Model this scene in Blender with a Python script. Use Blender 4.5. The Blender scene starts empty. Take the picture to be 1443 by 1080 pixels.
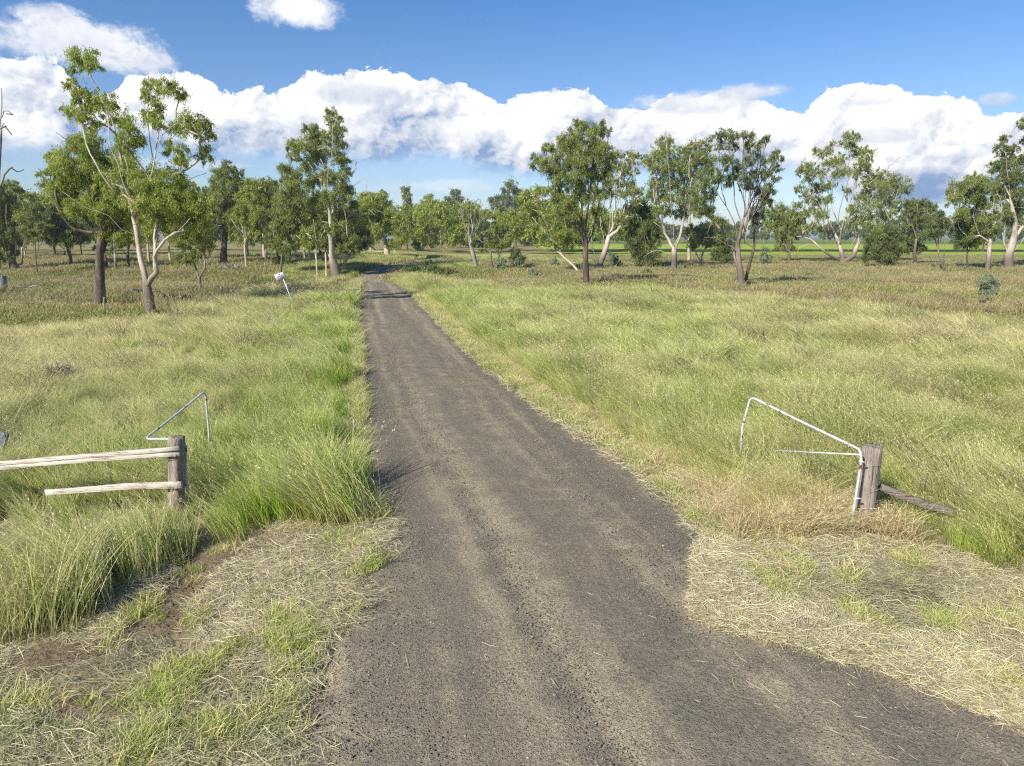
import bpy, math
import numpy as np
from mathutils import Vector, Matrix
R = np.random.default_rng(7)
D2R = math.pi/180
S = bpy.context.scene
COL = S.collection
# ---------------------------------------------------------------- camera model
CAMZ, PITCH, F = 4.0, 11.6*D2R, 1000.0
CAM = np.array([0, 0, CAMZ])
def ray(px, py):
    a, b = (px-721.5)/F, (540-py)/F
    c, s = math.cos(PITCH), math.sin(PITCH)
    return np.array([a, c+b*s, -s+b*c])
def sm(a, b, x):
    t = np.clip((x-a)/(b-a), 0, 1); return t*t*(3-2*t)
def flat(px, py):
    d = ray(px, py); return CAM + d*(-CAMZ/d[2])
# road edges as (px, py) -> x(y)
LE = [(505,396),(500,408),(504,440),(509,470),(514,520),(519,600),(525,680),(540,745),(520,800),(498,860),(455,940),(430,1010),(410,1080)]
RE = [(556,396),(575,408),(606,440),(633,470),(684,520),(770,588),(865,650),(960,712),(1020,770),(1012,830),(1010,866),(1090,892),(1200,918),(1330,962),(1443,1012)]
def edge(pts, far, near):
    w = [flat(*p)[:2] for p in pts]
    w = near + sorted([(y, x) for x, y in w]) + far
    w = sorted(w); a = np.array(w); return a[:, 0], a[:, 1]
LY, LX = edge(LE, [(78,-18.6),(88,-19.2),(98,-18.6),(112,-15.4),(128,-9.8),(145,-2.8),(160,5)], [(-30,-26),(-10,-12),(0,-3.6),(3,-1.9)])
RY, RX = edge(RE, [(78,-14.2),(88,-14.9),(98,-14.3),(112,-11.3),(128,-5.6),(145,1.6),(160,10)], [(-30,45),(-10,28),(2,14)])
LX = LX-.27*sm(8.5, 12, LY)*(1-sm(48, 62, LY)); RX = RX+(.2+.16*(1-sm(18, 24, RY)))*sm(9.6, 12, RY)*(1-sm(48, 62, RY))
def xl(y): return np.interp(y, LY, LX)
def xr(y): return np.interp(y, RY, RX)
# smooth value noise in numpy
_T = R.random((256, 256))
def vn(x, y):
    xi, yi = np.floor(x).astype(int), np.floor(y).astype(int)
    fx, fy = x-xi, y-yi; fx = fx*fx*(3-2*fx); fy = fy*fy*(3-2*fy)
    a, b = _T[xi % 256, yi % 256], _T[(xi+1) % 256, yi % 256]
    c, d = _T[xi % 256, (yi+1) % 256], _T[(xi+1) % 256, (yi+1) % 256]
    return (a*(1-fx)+b*fx)*(1-fy) + (c*(1-fx)+d*fx)*fy
def fbm(x, y, o=4):
    s = 0; a = .5
    for i in range(o): s = s + a*vn(x*2**i+17.3*i, y*2**i+9.1*i); a *= .5
    return s/(1-.5**o)
def hgt(x, y):
    x = np.asarray(x, float); y = np.asarray(y, float)
    rc = (xl(y)+xr(y))/2; dr = np.abs(x-rc)
    off = sm(2.6, 7, dr)
    h = off*((fbm(x/9+3, y/9, 3)-.5)*.42 + (fbm(x/1.7, y/1.7, 2)-.5)*.09)*sm(0, 6, np.abs(y)+4)
    dip = -1.25*np.exp(-((y-80)/9.0)**2)
    h = h + dip*(1-.75*sm(6, 26, dr))
    h = h + .5*np.exp(-((y-118)/16.0)**2)*np.exp(-((x+10)/30.0)**2)
    # creek flat, left beyond the long grass, and soft banks
    h = h - .55*sm(-14, -30, x)*sm(38, 52, y)*(1-sm(75, 105, y)) + .8*sm(-12, -30, x)*sm(72, 110, y)*(1-sm(150, 260, y))
    h = h + (fbm(x/28+7, y/28+2, 2)-.5)*.9*sm(70, 110, y)*(1-sm(115, 160, y))*sm(-2, 12, x)*.6
    return h
def hit(px, py):
    d = ray(px, py); t = -CAMZ/d[2]
    for _ in range(14):
        p = CAM+d*t; t = t*.5 + .5*(float(hgt(p[0], p[1]))-CAMZ)/d[2]
    return CAM+d*t
def atdepth(px, py, y):
    d = ray(px, py); return CAM+d*(y/d[1])
def inpoly(x, y, poly):
    r = np.zeros(x.shape, bool); n = len(poly)
    for i in range(n):
        x0, y0 = poly[i]; x1, y1 = poly[(i+1) % n]
        if y0 == y1: continue
        c = ((y0 > y) != (y1 > y)) & (x < (x1-x0)*(y-y0)/(y1-y0)+x0)
        r ^= c
    return r
# ---------------------------------------------------------------- objects
def mesh_np(name, V, quads=None, tris=None, uv=None, smooth=False):
    me = bpy.data.meshes.new(name)
    nq = 0 if quads is None else len(quads); nt = 0 if tris is None else len(tris)
    me.vertices.add(len(V)); me.vertices.foreach_set('co', np.asarray(V, np.float32).ravel())
    idx = []
    if nq: idx.append(np.asarray(quads, np.int32).ravel())
    if nt: idx.append(np.asarray(tris, np.int32).ravel())
    idx = np.concatenate(idx)
    me.loops.add(len(idx)); me.loops.foreach_set('vertex_index', idx)
    me.polygons.add(nq+nt)
    st = np.concatenate([np.arange(nq)*4, nq*4+np.arange(nt)*3]).astype(np.int32)
    me.polygons.foreach_set('loop_start', st)
    if smooth: me.polygons.foreach_set('use_smooth', np.ones(nq+nt, bool))
    if uv is not None:
        l = me.uv_layers.new(name='UVMap')
        l.data.foreach_set('uv', np.asarray(uv, np.float32)[idx].ravel())
    me.update(calc_edges=True); me.validate()
    return me
def link(o, parent=None):
    COL.objects.link(o)
    if parent is not None: o.parent = parent
    return o
def tag(o, label=None, cat=None, group=None, kind=None):
    if label: o['label'] = label
    if cat: o['category'] = cat
    if group: o['group'] = group
    if kind: o['kind'] = kind
    return o
def obj(name, me, mat, parent=None, loc=None):
    o = bpy.data.objects.new(name, me)
    if mat is not None and not me.materials: me.materials.append(mat)
    if loc is not None: o.location = loc
    return link(o, parent)
def empty(name, loc, label, cat, group=None):
    o = bpy.data.objects.new(name, None); o.empty_display_size = .2; o.location = loc
    return tag(link(o), label, cat, group)
# ---------------------------------------------------------------- node helper
class NT:
    def __init__(s, tree): s.t = tree; s.n = tree.nodes; s.l = tree.links
    def __call__(s, typ, inputs=None, **props):
        n = s.n.new(typ)
        for k, v in props.items(): setattr(n, k, v)
        for k, v in (inputs or {}).items(): s.put(n.inputs[k], v)
        return n
    def put(s, sock, v):
        if isinstance(v, bpy.types.NodeSocket): s.l.new(v, sock)
        elif isinstance(v, bpy.types.Node): s.l.new(v.outputs[0], sock)
        else:
            if isinstance(v, (tuple, list)) and sock.type == 'RGBA' and len(v) == 3: v = (*v, 1)
            sock.default_value = v
    def m(s, op, a, b=0.0, c=0.0, clamp=False):
        n = s('ShaderNodeMath', {0: a, 1: b, 2: c}, operation=op, use_clamp=clamp); return n.outputs[0]
    def vm(s, op, a, b=(0, 0, 0), sc=None):
        n = s('ShaderNodeVectorMath', {0: a, 1: b}, operation=op)
        if sc is not None: s.put(n.inputs['Scale'], sc)
        return n.outputs[1] if op in ('LENGTH', 'DOT_PRODUCT', 'DISTANCE') else n.outputs[0]
    def ss(s, x, a, b):
        n = s('ShaderNodeMapRange', {0: x, 1: a, 2: b}, interpolation_type='SMOOTHSTEP'); return n.outputs[0]
    def mr(s, x, a, b, c=0., d=1.):
        n = s('ShaderNodeMapRange', {0: x, 1: a, 2: b, 3: c, 4: d}); return n.outputs[0]
    def mix(s, f, a, b, mode='MIX'):
        n = s('ShaderNodeMix', data_type='RGBA', blend_type=mode)
        s.put(n.inputs[0], f); s.put(n.inputs[6], a); s.put(n.inputs[7], b); return n.outputs[2]
    def noise(s, vec, scale, detail=3., rough=.55, dist=0., out=0):
        n = s('ShaderNodeTexNoise', {'Vector': vec, 'Scale': scale, 'Detail': detail, 'Roughness': rough, 'Distortion': dist}); return n.outputs[out]
    def ramp(s, f, stops, interp='LINEAR'):
        n = s('ShaderNodeValToRGB', {0: f}); cr = n.color_ramp; cr.interpolation = interp
        while len(cr.elements) < len(stops): cr.elements.new(.5)
        for e, (p, c) in zip(cr.elements, stops): e.position = p; e.color = (*c, 1)
        return n.outputs[0]
def material(name):
    m = bpy.data.materials.new(name); m.use_nodes = True; m.node_tree.nodes.clear()
    return m, NT(m.node_tree)
def finish(N, shader, m, disp=None):
    o = N('ShaderNodeOutputMaterial', {0: shader}); return m
def principled(N, col, rough=.8, spec=.3, bump=None, bstr=.5, bdist=.01, metal=0.):
    p = N('ShaderNodeBsdfPrincipled', {'Base Color': col, 'Roughness': rough, 'Specular IOR Level': spec, 'Metallic': metal})
    if bump is not None:
        b = N('ShaderNodeBump', {'Strength': bstr, 'Distance': bdist, 'Height': bump}); N.put(p.inputs['Normal'], b.outputs[0])
    return p.outputs[0]
def leafy(N, col, trans=.35, rough=.5, spec=.25, tcol=None):
    d = N('ShaderNodeBsdfPrincipled', {'Base Color': col, 'Roughness': rough, 'Specular IOR Level': spec})
    t = N('ShaderNodeBsdfTranslucent', {'Color': tcol if tcol is not None else col})
    return N('ShaderNodeMixShader', {0: trans, 1: d.outputs[0], 2: t.outputs[0]}).outputs[0]
# ---------------------------------------------------------------- materials
def pos(N): return N('ShaderNodeNewGeometry').outputs['Position']
def grass_mat(name, lush, mid, dry, gry, tip, trans=.35):
    """blade colour: u = per-blade random, v = 0 root .. 1 tip, v > 1 seed head; 'dry' and 'gry' ride on every clump"""
    m, N = material(name)
    uv = N('ShaderNodeUVMap'); sep = N('ShaderNodeSeparateXYZ', {0: uv.outputs[0]})
    u, v = sep.outputs[0], sep.outputs[1]
    dr = N('ShaderNodeAttribute', attribute_type='INSTANCER', attribute_name='dry').outputs['Fac']
    gr = N('ShaderNodeAttribute', attribute_type='INSTANCER', attribute_name='gry').outputs['Fac']
    k = N.m('ADD', dr, N.m('MULTIPLY', N.m('SUBTRACT', u, .5), 1.15))
    k = N.m('ADD', k, N.m('MULTIPLY', N.m('SUBTRACT', N.noise(pos(N), .9, 3.), .5), .5), clamp=True)
    c = N.ramp(k, [(0., lush), (.45, mid), (.95, dry)])
    c = N.mix(N.m('MULTIPLY', gr, .9), c, gry)
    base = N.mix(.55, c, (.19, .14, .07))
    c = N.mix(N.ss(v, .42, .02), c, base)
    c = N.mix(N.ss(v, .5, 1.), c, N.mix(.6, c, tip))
    c = N.mix(N.m('GREATER_THAN', v, 1.2), c, tip)
    r2 = N.m('FRACT', N.m('MULTIPLY', u, 17.31))
    c = N.mix(1., c, N.mr(r2, 0, 1, .62, 1.3), 'MULTIPLY')
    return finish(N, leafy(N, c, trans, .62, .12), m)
M = {}
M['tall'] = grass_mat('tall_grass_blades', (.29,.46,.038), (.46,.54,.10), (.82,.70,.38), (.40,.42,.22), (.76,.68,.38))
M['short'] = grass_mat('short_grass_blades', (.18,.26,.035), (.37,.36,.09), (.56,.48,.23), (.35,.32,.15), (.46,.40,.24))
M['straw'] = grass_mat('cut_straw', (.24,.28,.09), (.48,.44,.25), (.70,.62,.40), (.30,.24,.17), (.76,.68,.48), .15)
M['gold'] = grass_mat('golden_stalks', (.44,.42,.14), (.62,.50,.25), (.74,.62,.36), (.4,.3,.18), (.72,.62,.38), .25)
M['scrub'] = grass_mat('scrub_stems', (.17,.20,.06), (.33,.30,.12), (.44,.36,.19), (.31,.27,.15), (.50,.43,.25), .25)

def leaf_mat(name, a, b, c_, trans=.3):
    m, N = material(name)
    uv = N('ShaderNodeUVMap'); sep = N('ShaderNodeSeparateXYZ', {0: uv.outputs[0]})
    u, v = sep.outputs[0], sep.outputs[1]
    k = N.m('ADD', N.m('MULTIPLY', u, .55), N.m('MULTIPLY', v, .45))
    c = N.ramp(k, [(0.08, a), (.5, b), (.93, c_)])
    return finish(N, leafy(N, c, trans, .42, .4), m)
M['leaf_bright'] = leaf_mat('leaf_bright', (.19,.235,.035), (.34,.41,.070), (.56,.60,.17), .5)
M['leaf_mid'] = leaf_mat('leaf_mid', (.13,.17,.033), (.26,.315,.066), (.46,.50,.16), .45)
M['leaf_dark'] = leaf_mat('leaf_dark', (.085,.12,.034), (.17,.22,.06), (.34,.39,.14), .4)
M['leaf_blue'] = leaf_mat('leaf_blue', (.18,.24,.13), (.30,.36,.22), (.42,.47,.31), .4)
M['leaf_brown'] = leaf_mat('leaf_brown', (.18,.13,.08), (.28,.20,.13), (.40,.31,.21), .2)

def bark_mat(name, pale, mid, dark, stock=0., patch=.5):
    m, N = material(name)
    tc = N('ShaderNodeTexCoord').outputs['Object']
    st = N.vm('MULTIPLY', tc, (1, 1, .28))
    n1 = N.noise(st, 2.6, 4., .6, .6)
    n2 = N.noise(st, 11., 3., .6)
    fib = N.noise(N.vm('MULTIPLY', tc, (1, 1, .06)), 34., 3., .6)
    c = N.ramp(N.m('ADD', N.m('MULTIPLY', n1, .75), N.m('MULTIPLY', n2, .25)), [(.32, dark), (patch, mid), (patch+.14, pale)])
    if stock:
        z = N('ShaderNodeSeparateXYZ', {0: tc}).outputs[2]
        f = N.ss(N.m('ADD', z, N.m('MULTIPLY', n1, -2.2)), stock, stock-1.6)
        c = N.mix(N.m('MULTIPLY', f, .85), c, N.ramp(fib, [(.3, (.055,.042,.035)), (.7, (.20,.155,.125))]))
    c = N.mix(N.m('MULTIPLY', fib, .35), c, (.12, .09, .07))
    return finish(N, principled(N, c, .85, .2, N.m('ADD', fib, n2), .6, .03), m)
M['bark_white'] = bark_mat('bark_white', (.62,.56,.47), (.42,.36,.29), (.20,.16,.13), 1.7, .43)
M['bark_cream'] = bark_mat('bark_cream', (.66,.57,.44), (.50,.40,.30), (.24,.17,.12), 0, .42)
M['bark_grey'] = bark_mat('bark_grey', (.42,.37,.32), (.28,.23,.19), (.13,.10,.08), 1.5, .52)
M['bark_dark'] = bark_mat('bark_dark', (.26,.21,.18), (.12,.09,.075), (.035,.027,.024), 0, .52)
M['bark_dead'] = bark_mat('bark_dead', (.46,.43,.40), (.30,.27,.25), (.12,.10,.09), 0, .5)

def wood_mat(name, a, b, c_, axis, sc=26., crack=.5):
    m, N = material(name)
    tc = N('ShaderNodeTexCoord').outputs['Object']
    s = [1., 1., 1.]; s[axis] = .045
    g = N.noise(N.vm('MULTIPLY', tc, tuple(s)), sc*1.6, 4., .65, .4)
    w = N.noise(N.vm('MULTIPLY', tc, tuple(x if x < 1 else .9 for x in s)), sc*4, 2., .6)
    big = N.noise(tc, 3.2, 3., .6)
    c = N.ramp(g, [(.33, c_), (.47, b), (.68, a)])
    c = N.mix(N.ss(big, .45, .7), c, N.mix(.5, c, b))
    c = N.mix(N.ss(w, .62, .68), c, c_)
    return finish(N, principled(N, c, .88, .15, N.m('ADD', g, N.m('MULTIPLY', w, .5)), 1., .012), m)
M['post_wood'] = wood_mat('post_wood', (.40,.35,.30), (.25,.21,.18), (.055,.042,.036), 2)
M['rail_wood'] = wood_mat('rail_wood', (.72,.66,.57), (.58,.52,.44), (.20,.16,.13), 0)
M['strut_wood'] = wood_mat('strut_wood', (.30,.26,.23), (.20,.165,.145), (.05,.04,.033), 0)
M['slate_wood'] = wood_mat('slate_wood', (.22,.25,.27), (.15,.17,.185), (.06,.065,.07), 2)
def pipe_mat():
    m, N = material('worn_pipe')
    tc = N('ShaderNodeTexCoord').outputs['Object']
    n = N.noise(tc, 9., 5., .7); n2 = N.noise(tc, 55., 3., .7)
    c = N.ramp(n2, [(.3, (.33,.35,.37)), (.62, (.66,.68,.69))])
    f = N.ss(N.m('ADD', N.m('MULTIPLY', n, .8), N.m('MULTIPLY', n2, .2)), .56, .61)
    c = N.mix(f, c, (.20, .055, .03))
    return finish(N, principled(N, c, .5, .5, n2, .3, .002, .15), m)
M['pipe'] = pipe_mat()
def simple(name, col, rough=.6, spec=.4, metal=0.):
    m, N = material(name); nz = N.noise(N('ShaderNodeTexCoord').outputs['Object'], 30., 3.)
    c = N.mix(1., col, N.mr(nz, .3, .7, .8, 1.15), 'MULTIPLY')
    return finish(N, principled(N, c, rough, spec, None, metal=metal), m)
M['wire'] = simple('fence_wire', (.42,.38,.33), .5, .5, .4)
M['sign_white'] = simple('sign_white', (.60,.62,.66), .6)
M['sign_ink'] = simple('sign_ink', (.12,.13,.20), .6)
M['sign_pole'] = simple('sign_pole', (.60,.62,.66), .4, .5, .3)

def road_mat():
    m, N = material('gravel_road')
    uv = N('ShaderNodeUVMap'); sep = N('ShaderNodeSeparateXYZ', {0: uv.outputs[0]})
    u, v = sep.outputs[0], sep.outputs[1]
    P = pos(N)
    # streaks along the wheel tracks: u in metres from the centreline
    wob = N.m('MULTIPLY', N.m('SUBTRACT', N.noise(N.vm('MULTIPLY', uv.outputs[0], (0.15, .12, 0)), 1., 2.), .5), .9)
    uu = N.m('ADD', u, wob)
    sv = N('ShaderNodeCombineXYZ', {0: uu, 1: N.m('MULTIPLY', v, .035), 2: 0.})
    st = N.noise(sv.outputs[0], 1.55, 4., .55)
    n_big = N.noise(P, .35, 3.); n_mid = N.noise(P, 2.2, 4., .62); n_f = N.noise(P, 26., 4., .7)
    au = N.m('ABSOLUTE', N.m('ADD', uu, N.m('MULTIPLY', N.m('SUBTRACT', N.noise(N.vm('MULTIPLY', uv.outputs[0], (0.1, .3, 0)), 1., 2.), .5), .4)))
    band = N.m('SUBTRACT', N.m('ADD', N.ss(N.m('ABSOLUTE', N.m('SUBTRACT', au, .80)), .22, .03), N.ss(N.m('ABSOLUTE', N.m('SUBTRACT', au, 1.28)), .12, .02)), N.m('ADD', N.ss(N.m('ABSOLUTE', N.m('SUBTRACT', au, 1.75)), .35, .05), N.m('MULTIPLY', N.ss(au, .34, .08), .8)))
    k = N.m('ADD', N.m('MULTIPLY', st, .56), N.m('MULTIPLY', n_mid, .44))
    k = N.m('ADD', k, N.m('MULTIPLY', band, .075))
    c = N.ramp(k, [(.36, (.198,.178,.150)), (.49, (.245,.216,.174)), (.62, (.37,.32,.243))])
    c = N.mix(N.ss(n_big, .5, .72), c, N.mix(.6, c, (.30,.25,.18)))
    c = N.mix(1., c, N.mr(n_f, .3, .7, .66, 1.34), 'MULTIPLY')
    vo = N('ShaderNodeTexVoronoi', {'Vector': P, 'Scale': 85.}); vo2 = N('ShaderNodeTexVoronoi', {'Vector': P, 'Scale': 34.})
    c = N.mix(1., c, (.97,.935,.84), 'MULTIPLY')
    stone = N.mix(N('ShaderNodeSeparateColor', {0: vo.outputs['Color']}).outputs[0], (.06,.054,.045), (.37,.33,.265))
    c = N.mix(N.m('MULTIPLY', N.ss(vo.outputs[0], .42, .18), N.mr(k, .40, .6, .6, .15)), c, stone)
    s2 = N('ShaderNodeSeparateColor', {0: vo2.outputs['Color']})
    c = N.mix(N.m('MULTIPLY', N.ss(vo2.outputs[0], .33, .2), N.m('GREATER_THAN', s2.outputs[1], .72)), c, N.mix(s2.outputs[0], (.05,.046,.04), (.38,.34,.29)))
    # paler dust at the shoulders and junction mouth
    hb = N.m('ADD', N.m('MULTIPLY', N.ss(vo.outputs[0], .5, .1), .5), N.m('MULTIPLY', n_f, .8))
    hb = N.m('ADD', hb, N.m('MULTIPLY', N.ss(vo2.outputs[0], .35, .1), .6))
    hb = N.m('ADD', hb, N.m('MULTIPLY', st, 2.5))
    return finish(N, principled(N, c, .93, .12, hb, .9, .022), m)
M['road'] = road_mat()

def ground_mat():
    m, N = material('paddock_ground')
    P = pos(N)
    def at(n): return N('ShaderNodeAttribute', attribute_type='GEOMETRY', attribute_name=n).outputs['Fac']
    n1 = N.noise(P, .5, 4.); n2 = N.noise(P, 3.2, 5., .65); n3 = N.noise(P, 22., 4., .7)
    nb = N.noise(P, .06, 4., .6)
    far = N.ramp(N.m('ADD', N.m('MULTIPLY', n1, .5), N.m('MULTIPLY', nb, .5)), [(.36, (.17,.165,.05)), (.5, (.27,.24,.09)), (.64, (.36,.30,.155))])
    far = N.mix(1., far, N.mr(n2, .3, .7, .8, 1.18), 'MULTIPLY')
    soil = N.ramp(n2, [(.3, (.14,.105,.065)), (.55, (.24,.185,.115)), (.75, (.36,.285,.185))])
    soil = N.mix(1., soil, N.mr(n3, .3, .7, .7, 1.3), 'MULTIPLY')
    thatch = N.ramp(n3, [(.3, (.17,.14,.08)), (.6, (.38,.33,.20))])
    c = N.mix(at('thatch'), far, thatch)
    so = N.m('ADD', at('soil'), N.m('MULTIPLY', N.m('SUBTRACT', n2, .5), .9))
    c = N.mix(N.ss(so, .3, .6), c, soil)
    crop = N.ramp(N.m('ADD', N.m('MULTIPLY', nb, .55), N.m('MULTIPLY', n1, .45)), [(.35, (.23,.31,.03)), (.6, (.38,.44,.06))])
    c = N.mix(at('crop'), c, crop)
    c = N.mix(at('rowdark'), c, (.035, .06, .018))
    c = N.mix(at('brown'), c, N.mix(n2, (.19, .15, .075), (.30, .25, .135)))
    return finish(N, principled(N, c, .95, .08, N.m('ADD', n3, N.m('MULTIPLY', n2, 2.)), .7, .05), m)
M['ground'] = ground_mat()
def stone_mat():
    m, N = material('road_stone')
    r = N('ShaderNodeObjectInfo').outputs['Random']
    c = N.ramp(r, [(0., (.10,.09,.074)), (.6, (.18,.16,.13)), (.93, (.28,.245,.19)), (1., (.45,.41,.34))])
    return finish(N, principled(N, c, .9, .2), m)
M['stone'] = stone_mat()
# ---------------------------------------------------------------- trees
def nrm(v): return v/(np.linalg.norm(v)+1e-9)
class Skel:
    def __init__(s, p, rng): s.P = [np.array(p, float)]; s.par = [-1]; s.tip = [.012]; s.rng = rng
    def add(s, i, p, tip=.012): s.P.append(np.array(p, float)); s.par.append(i); s.tip.append(tip); return len(s.P)-1
    def path(s, i, pts, tip=.012):
        for p in pts: i = s.add(i, p, tip)
        return i
    def near(s, p):
        A = np.array(s.P); return int(np.argmin(((A-p)**2).sum(1)))
    def dirof(s, i):
        j = s.par[i]
        return np.array([0, 0, 1.]) if j < 0 else nrm(s.P[i]-s.P[j])
    def grow(s, i, q, wig=.10, tip=.012, step=.5):
        p = s.P[i]; L = np.linalg.norm(q-p); n = max(2, min(9, int(L/step)))
        t0 = s.dirof(i); c = p+nrm(t0+.8*nrm(q-p)+np.array([0, 0, .35]))*L*.45
        t = np.linspace(0, 1, n+1)[1:, None]
        B = (1-t)**2*p+2*t*(1-t)*c+t*t*q
        w = np.cumsum(s.rng.normal(0, wig*L/n, (n, 3)), 0); w *= (1-t)*t*4
        return s.path(i, list(B+w), tip)
def resample(pts, step):
    pts = np.array(pts, float); out = []
    for i in range(len(pts)-1):
        p0 = pts[max(i-1, 0)]; p1 = pts[i]; p2 = pts[i+1]; p3 = pts[min(i+2, len(pts)-1)]
        n = max(1, int(np.linalg.norm(p2-p1)/step))
        for k in range(n):
            t = k/n
            out.append(.5*((2*p1)+(-p0+p2)*t+(2*p0-5*p1+4*p2-p3)*t*t+(-p0+3*p1-3*p2+p3)*t**3))
    out.append(pts[-1]); return out
def tubes(sk, r0, gamma=2.2, flare=.28, mins=0.):
    P = np.array(sk.P); par = np.array(sk.par); n = len(P)
    raw = np.zeros(n); kids = [[] for _ in range(n)]
    for i in range(n-1, -1, -1):
        raw[i] = sk.tip[i] if not kids[i] else sum(raw[k]**gamma for k in kids[i])**(1/gamma)
        raw[i] = max(raw[i], sk.tip[i])
        if par[i] >= 0: kids[par[i]].append(i)
    tip = min(sk.tip); ex = math.log(r0/tip)/max(.05, math.log(max(raw[0], tip*1.2)/tip))
    rad = np.maximum(tip*(raw/tip)**ex, mins)
    z = P[:, 2]-P[0, 2]
    rad = np.maximum(rad*(1-.42*np.clip(z/max(z.max(), .1), 0, 1)**.7), np.minimum(rad, np.maximum(np.array(sk.tip), mins)))
    Vs = []; Q = []; base = 0
    stack = [(0, None)]
    chains = []
    while stack:
        i, pr = stack.pop()
        ch = [i] if pr is None else [pr, i]; j = i
        while kids[j]:
            ks = sorted(kids[j], key=lambda k: -rad[k])
            for k in ks[1:]: stack.append((k, j))
            j = ks[0]; ch.append(j)
        chains.append((ch, pr))
    for ch, pr in chains:
        if len(ch) < 2: continue
        C = P[ch]; rr = rad[ch].copy()
        if pr is not None: rr[0] = rr[1]*1.15
        else: rr *= 1+flare*np.exp(-(z[ch])/(r0*2.2))
        ns = 10 if rr[0] > .2 else 7 if rr[0] > .07 else 4 if rr[0] > .025 else 3
        T = np.gradient(C, axis=0); T /= np.linalg.norm(T, axis=1)[:, None]+1e-9
        u = nrm(np.cross(T[0], [.37, .84, .1])); a = np.linspace(0, 2*math.pi, ns, endpoint=False)
        rings = []
        for k in range(len(ch)):
            u = nrm(u-T[k]*u.dot(T[k])); w = np.cross(T[k], u)
            wob = 1+(.10*np.sin(2*a+k*.35)+.06*np.sin(3*a+1+k*.5) if rr[0] > .12 else 0)
            rings.append(C[k]+((np.cos(a)*wob)[:, None]*u+(np.sin(a)*wob)[:, None]*w)*rr[k])
        V = np.concatenate(rings); m = len(ch)
        ii = (np.arange(m-1)[:, None]*ns+np.arange(ns)[None]).ravel(); jj = (np.arange(m-1)[:, None]*ns+(np.arange(ns)[None]+1) % ns).ravel()
        Q.append(np.stack([ii, jj, jj+ns, ii+ns], 1)+base); Vs.append(V); base += len(V)
        # close the end
        Vs.append(C[-1:]+T[-1]*rr[-1]*.5); e = base; base += 1
        la = np.arange(ns)+e-ns
        Q.append(np.stack([la, np.roll(la, -1), np.full(ns, e), np.full(ns, e)], 1))
    V = np.concatenate(Vs); q = np.concatenate(Q)
    tri = q[:, 2] == q[:, 3]
    return V, q[~tri], q[tri][:, :3]
def leaves(cl, rng, L, W, dens, droop=.55):
    """cl: list of (centre, radius); returns leaf quads with uv"""
    cen = []; var = []; dirs = []
    for c, r in cl:
        k = max(3, int(rng.integers(14, 22)*min(1.6, .5+r*.6)))
        d = rng.normal(0, 1, (k, 3)); d /= np.linalg.norm(d, axis=1)[:, None]
        rr = r*rng.uniform(.25, 1.05, (k, 1))**.7
        sub = c+d*rr*np.array([1, 1, .8])
        n = int(27*dens*r*r/(L*W)/k)+4
        sv = np.clip(rng.uniform(0, 1, k), 0, 1)
        # each spray hangs along its own outward, drooping axis
        ax = d*.7+rng.normal(0, .45, (k, 3)); ax[:, 2] -= .35; ax /= np.linalg.norm(ax, axis=1)[:, None]
        s = r*rng.uniform(.07, .20, (k, 1, 1))
        g = rng.normal(0, 1, (k, n, 3))*s*.8+ax[:, None]*rng.normal(0, 1.5, (k, n, 1))*s
        g[:, :, 2] -= np.abs(rng.normal(0, .25, (k, n)))*r*.35
        cen.append((sub[:, None]+g).reshape(-1, 3)); var.append(np.repeat(sv, n))
    if not cen: return None
    Cn = np.concatenate(cen); vv = np.concatenate(var); n = len(Cn)
    d = rng.normal(0, 1, (n, 3)); d[:, 2] -= droop*3.0; d /= np.linalg.norm(d, axis=1)[:, None]
    s = np.cross(d, rng.normal(0, 1, (n, 3))); s /= np.linalg.norm(s, axis=1)[:, None]+1e-9
    l = L*rng.uniform(.6, 1.3, (n, 1)); w = W*rng.uniform(.7, 1.3, (n, 1))
    V = np.stack([Cn-d*l*.5, Cn+s*w*.5-d*l*.08, Cn+d*l*.5, Cn-s*w*.5-d*l*.08], 1).reshape(-1, 3)
    uv = np.stack([np.repeat(rng.uniform(0, 1, n), 4), np.repeat(vv, 4)], 1)
    return V, np.arange(n*4).reshape(n, 4), uv
NLEAF = 0
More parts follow.
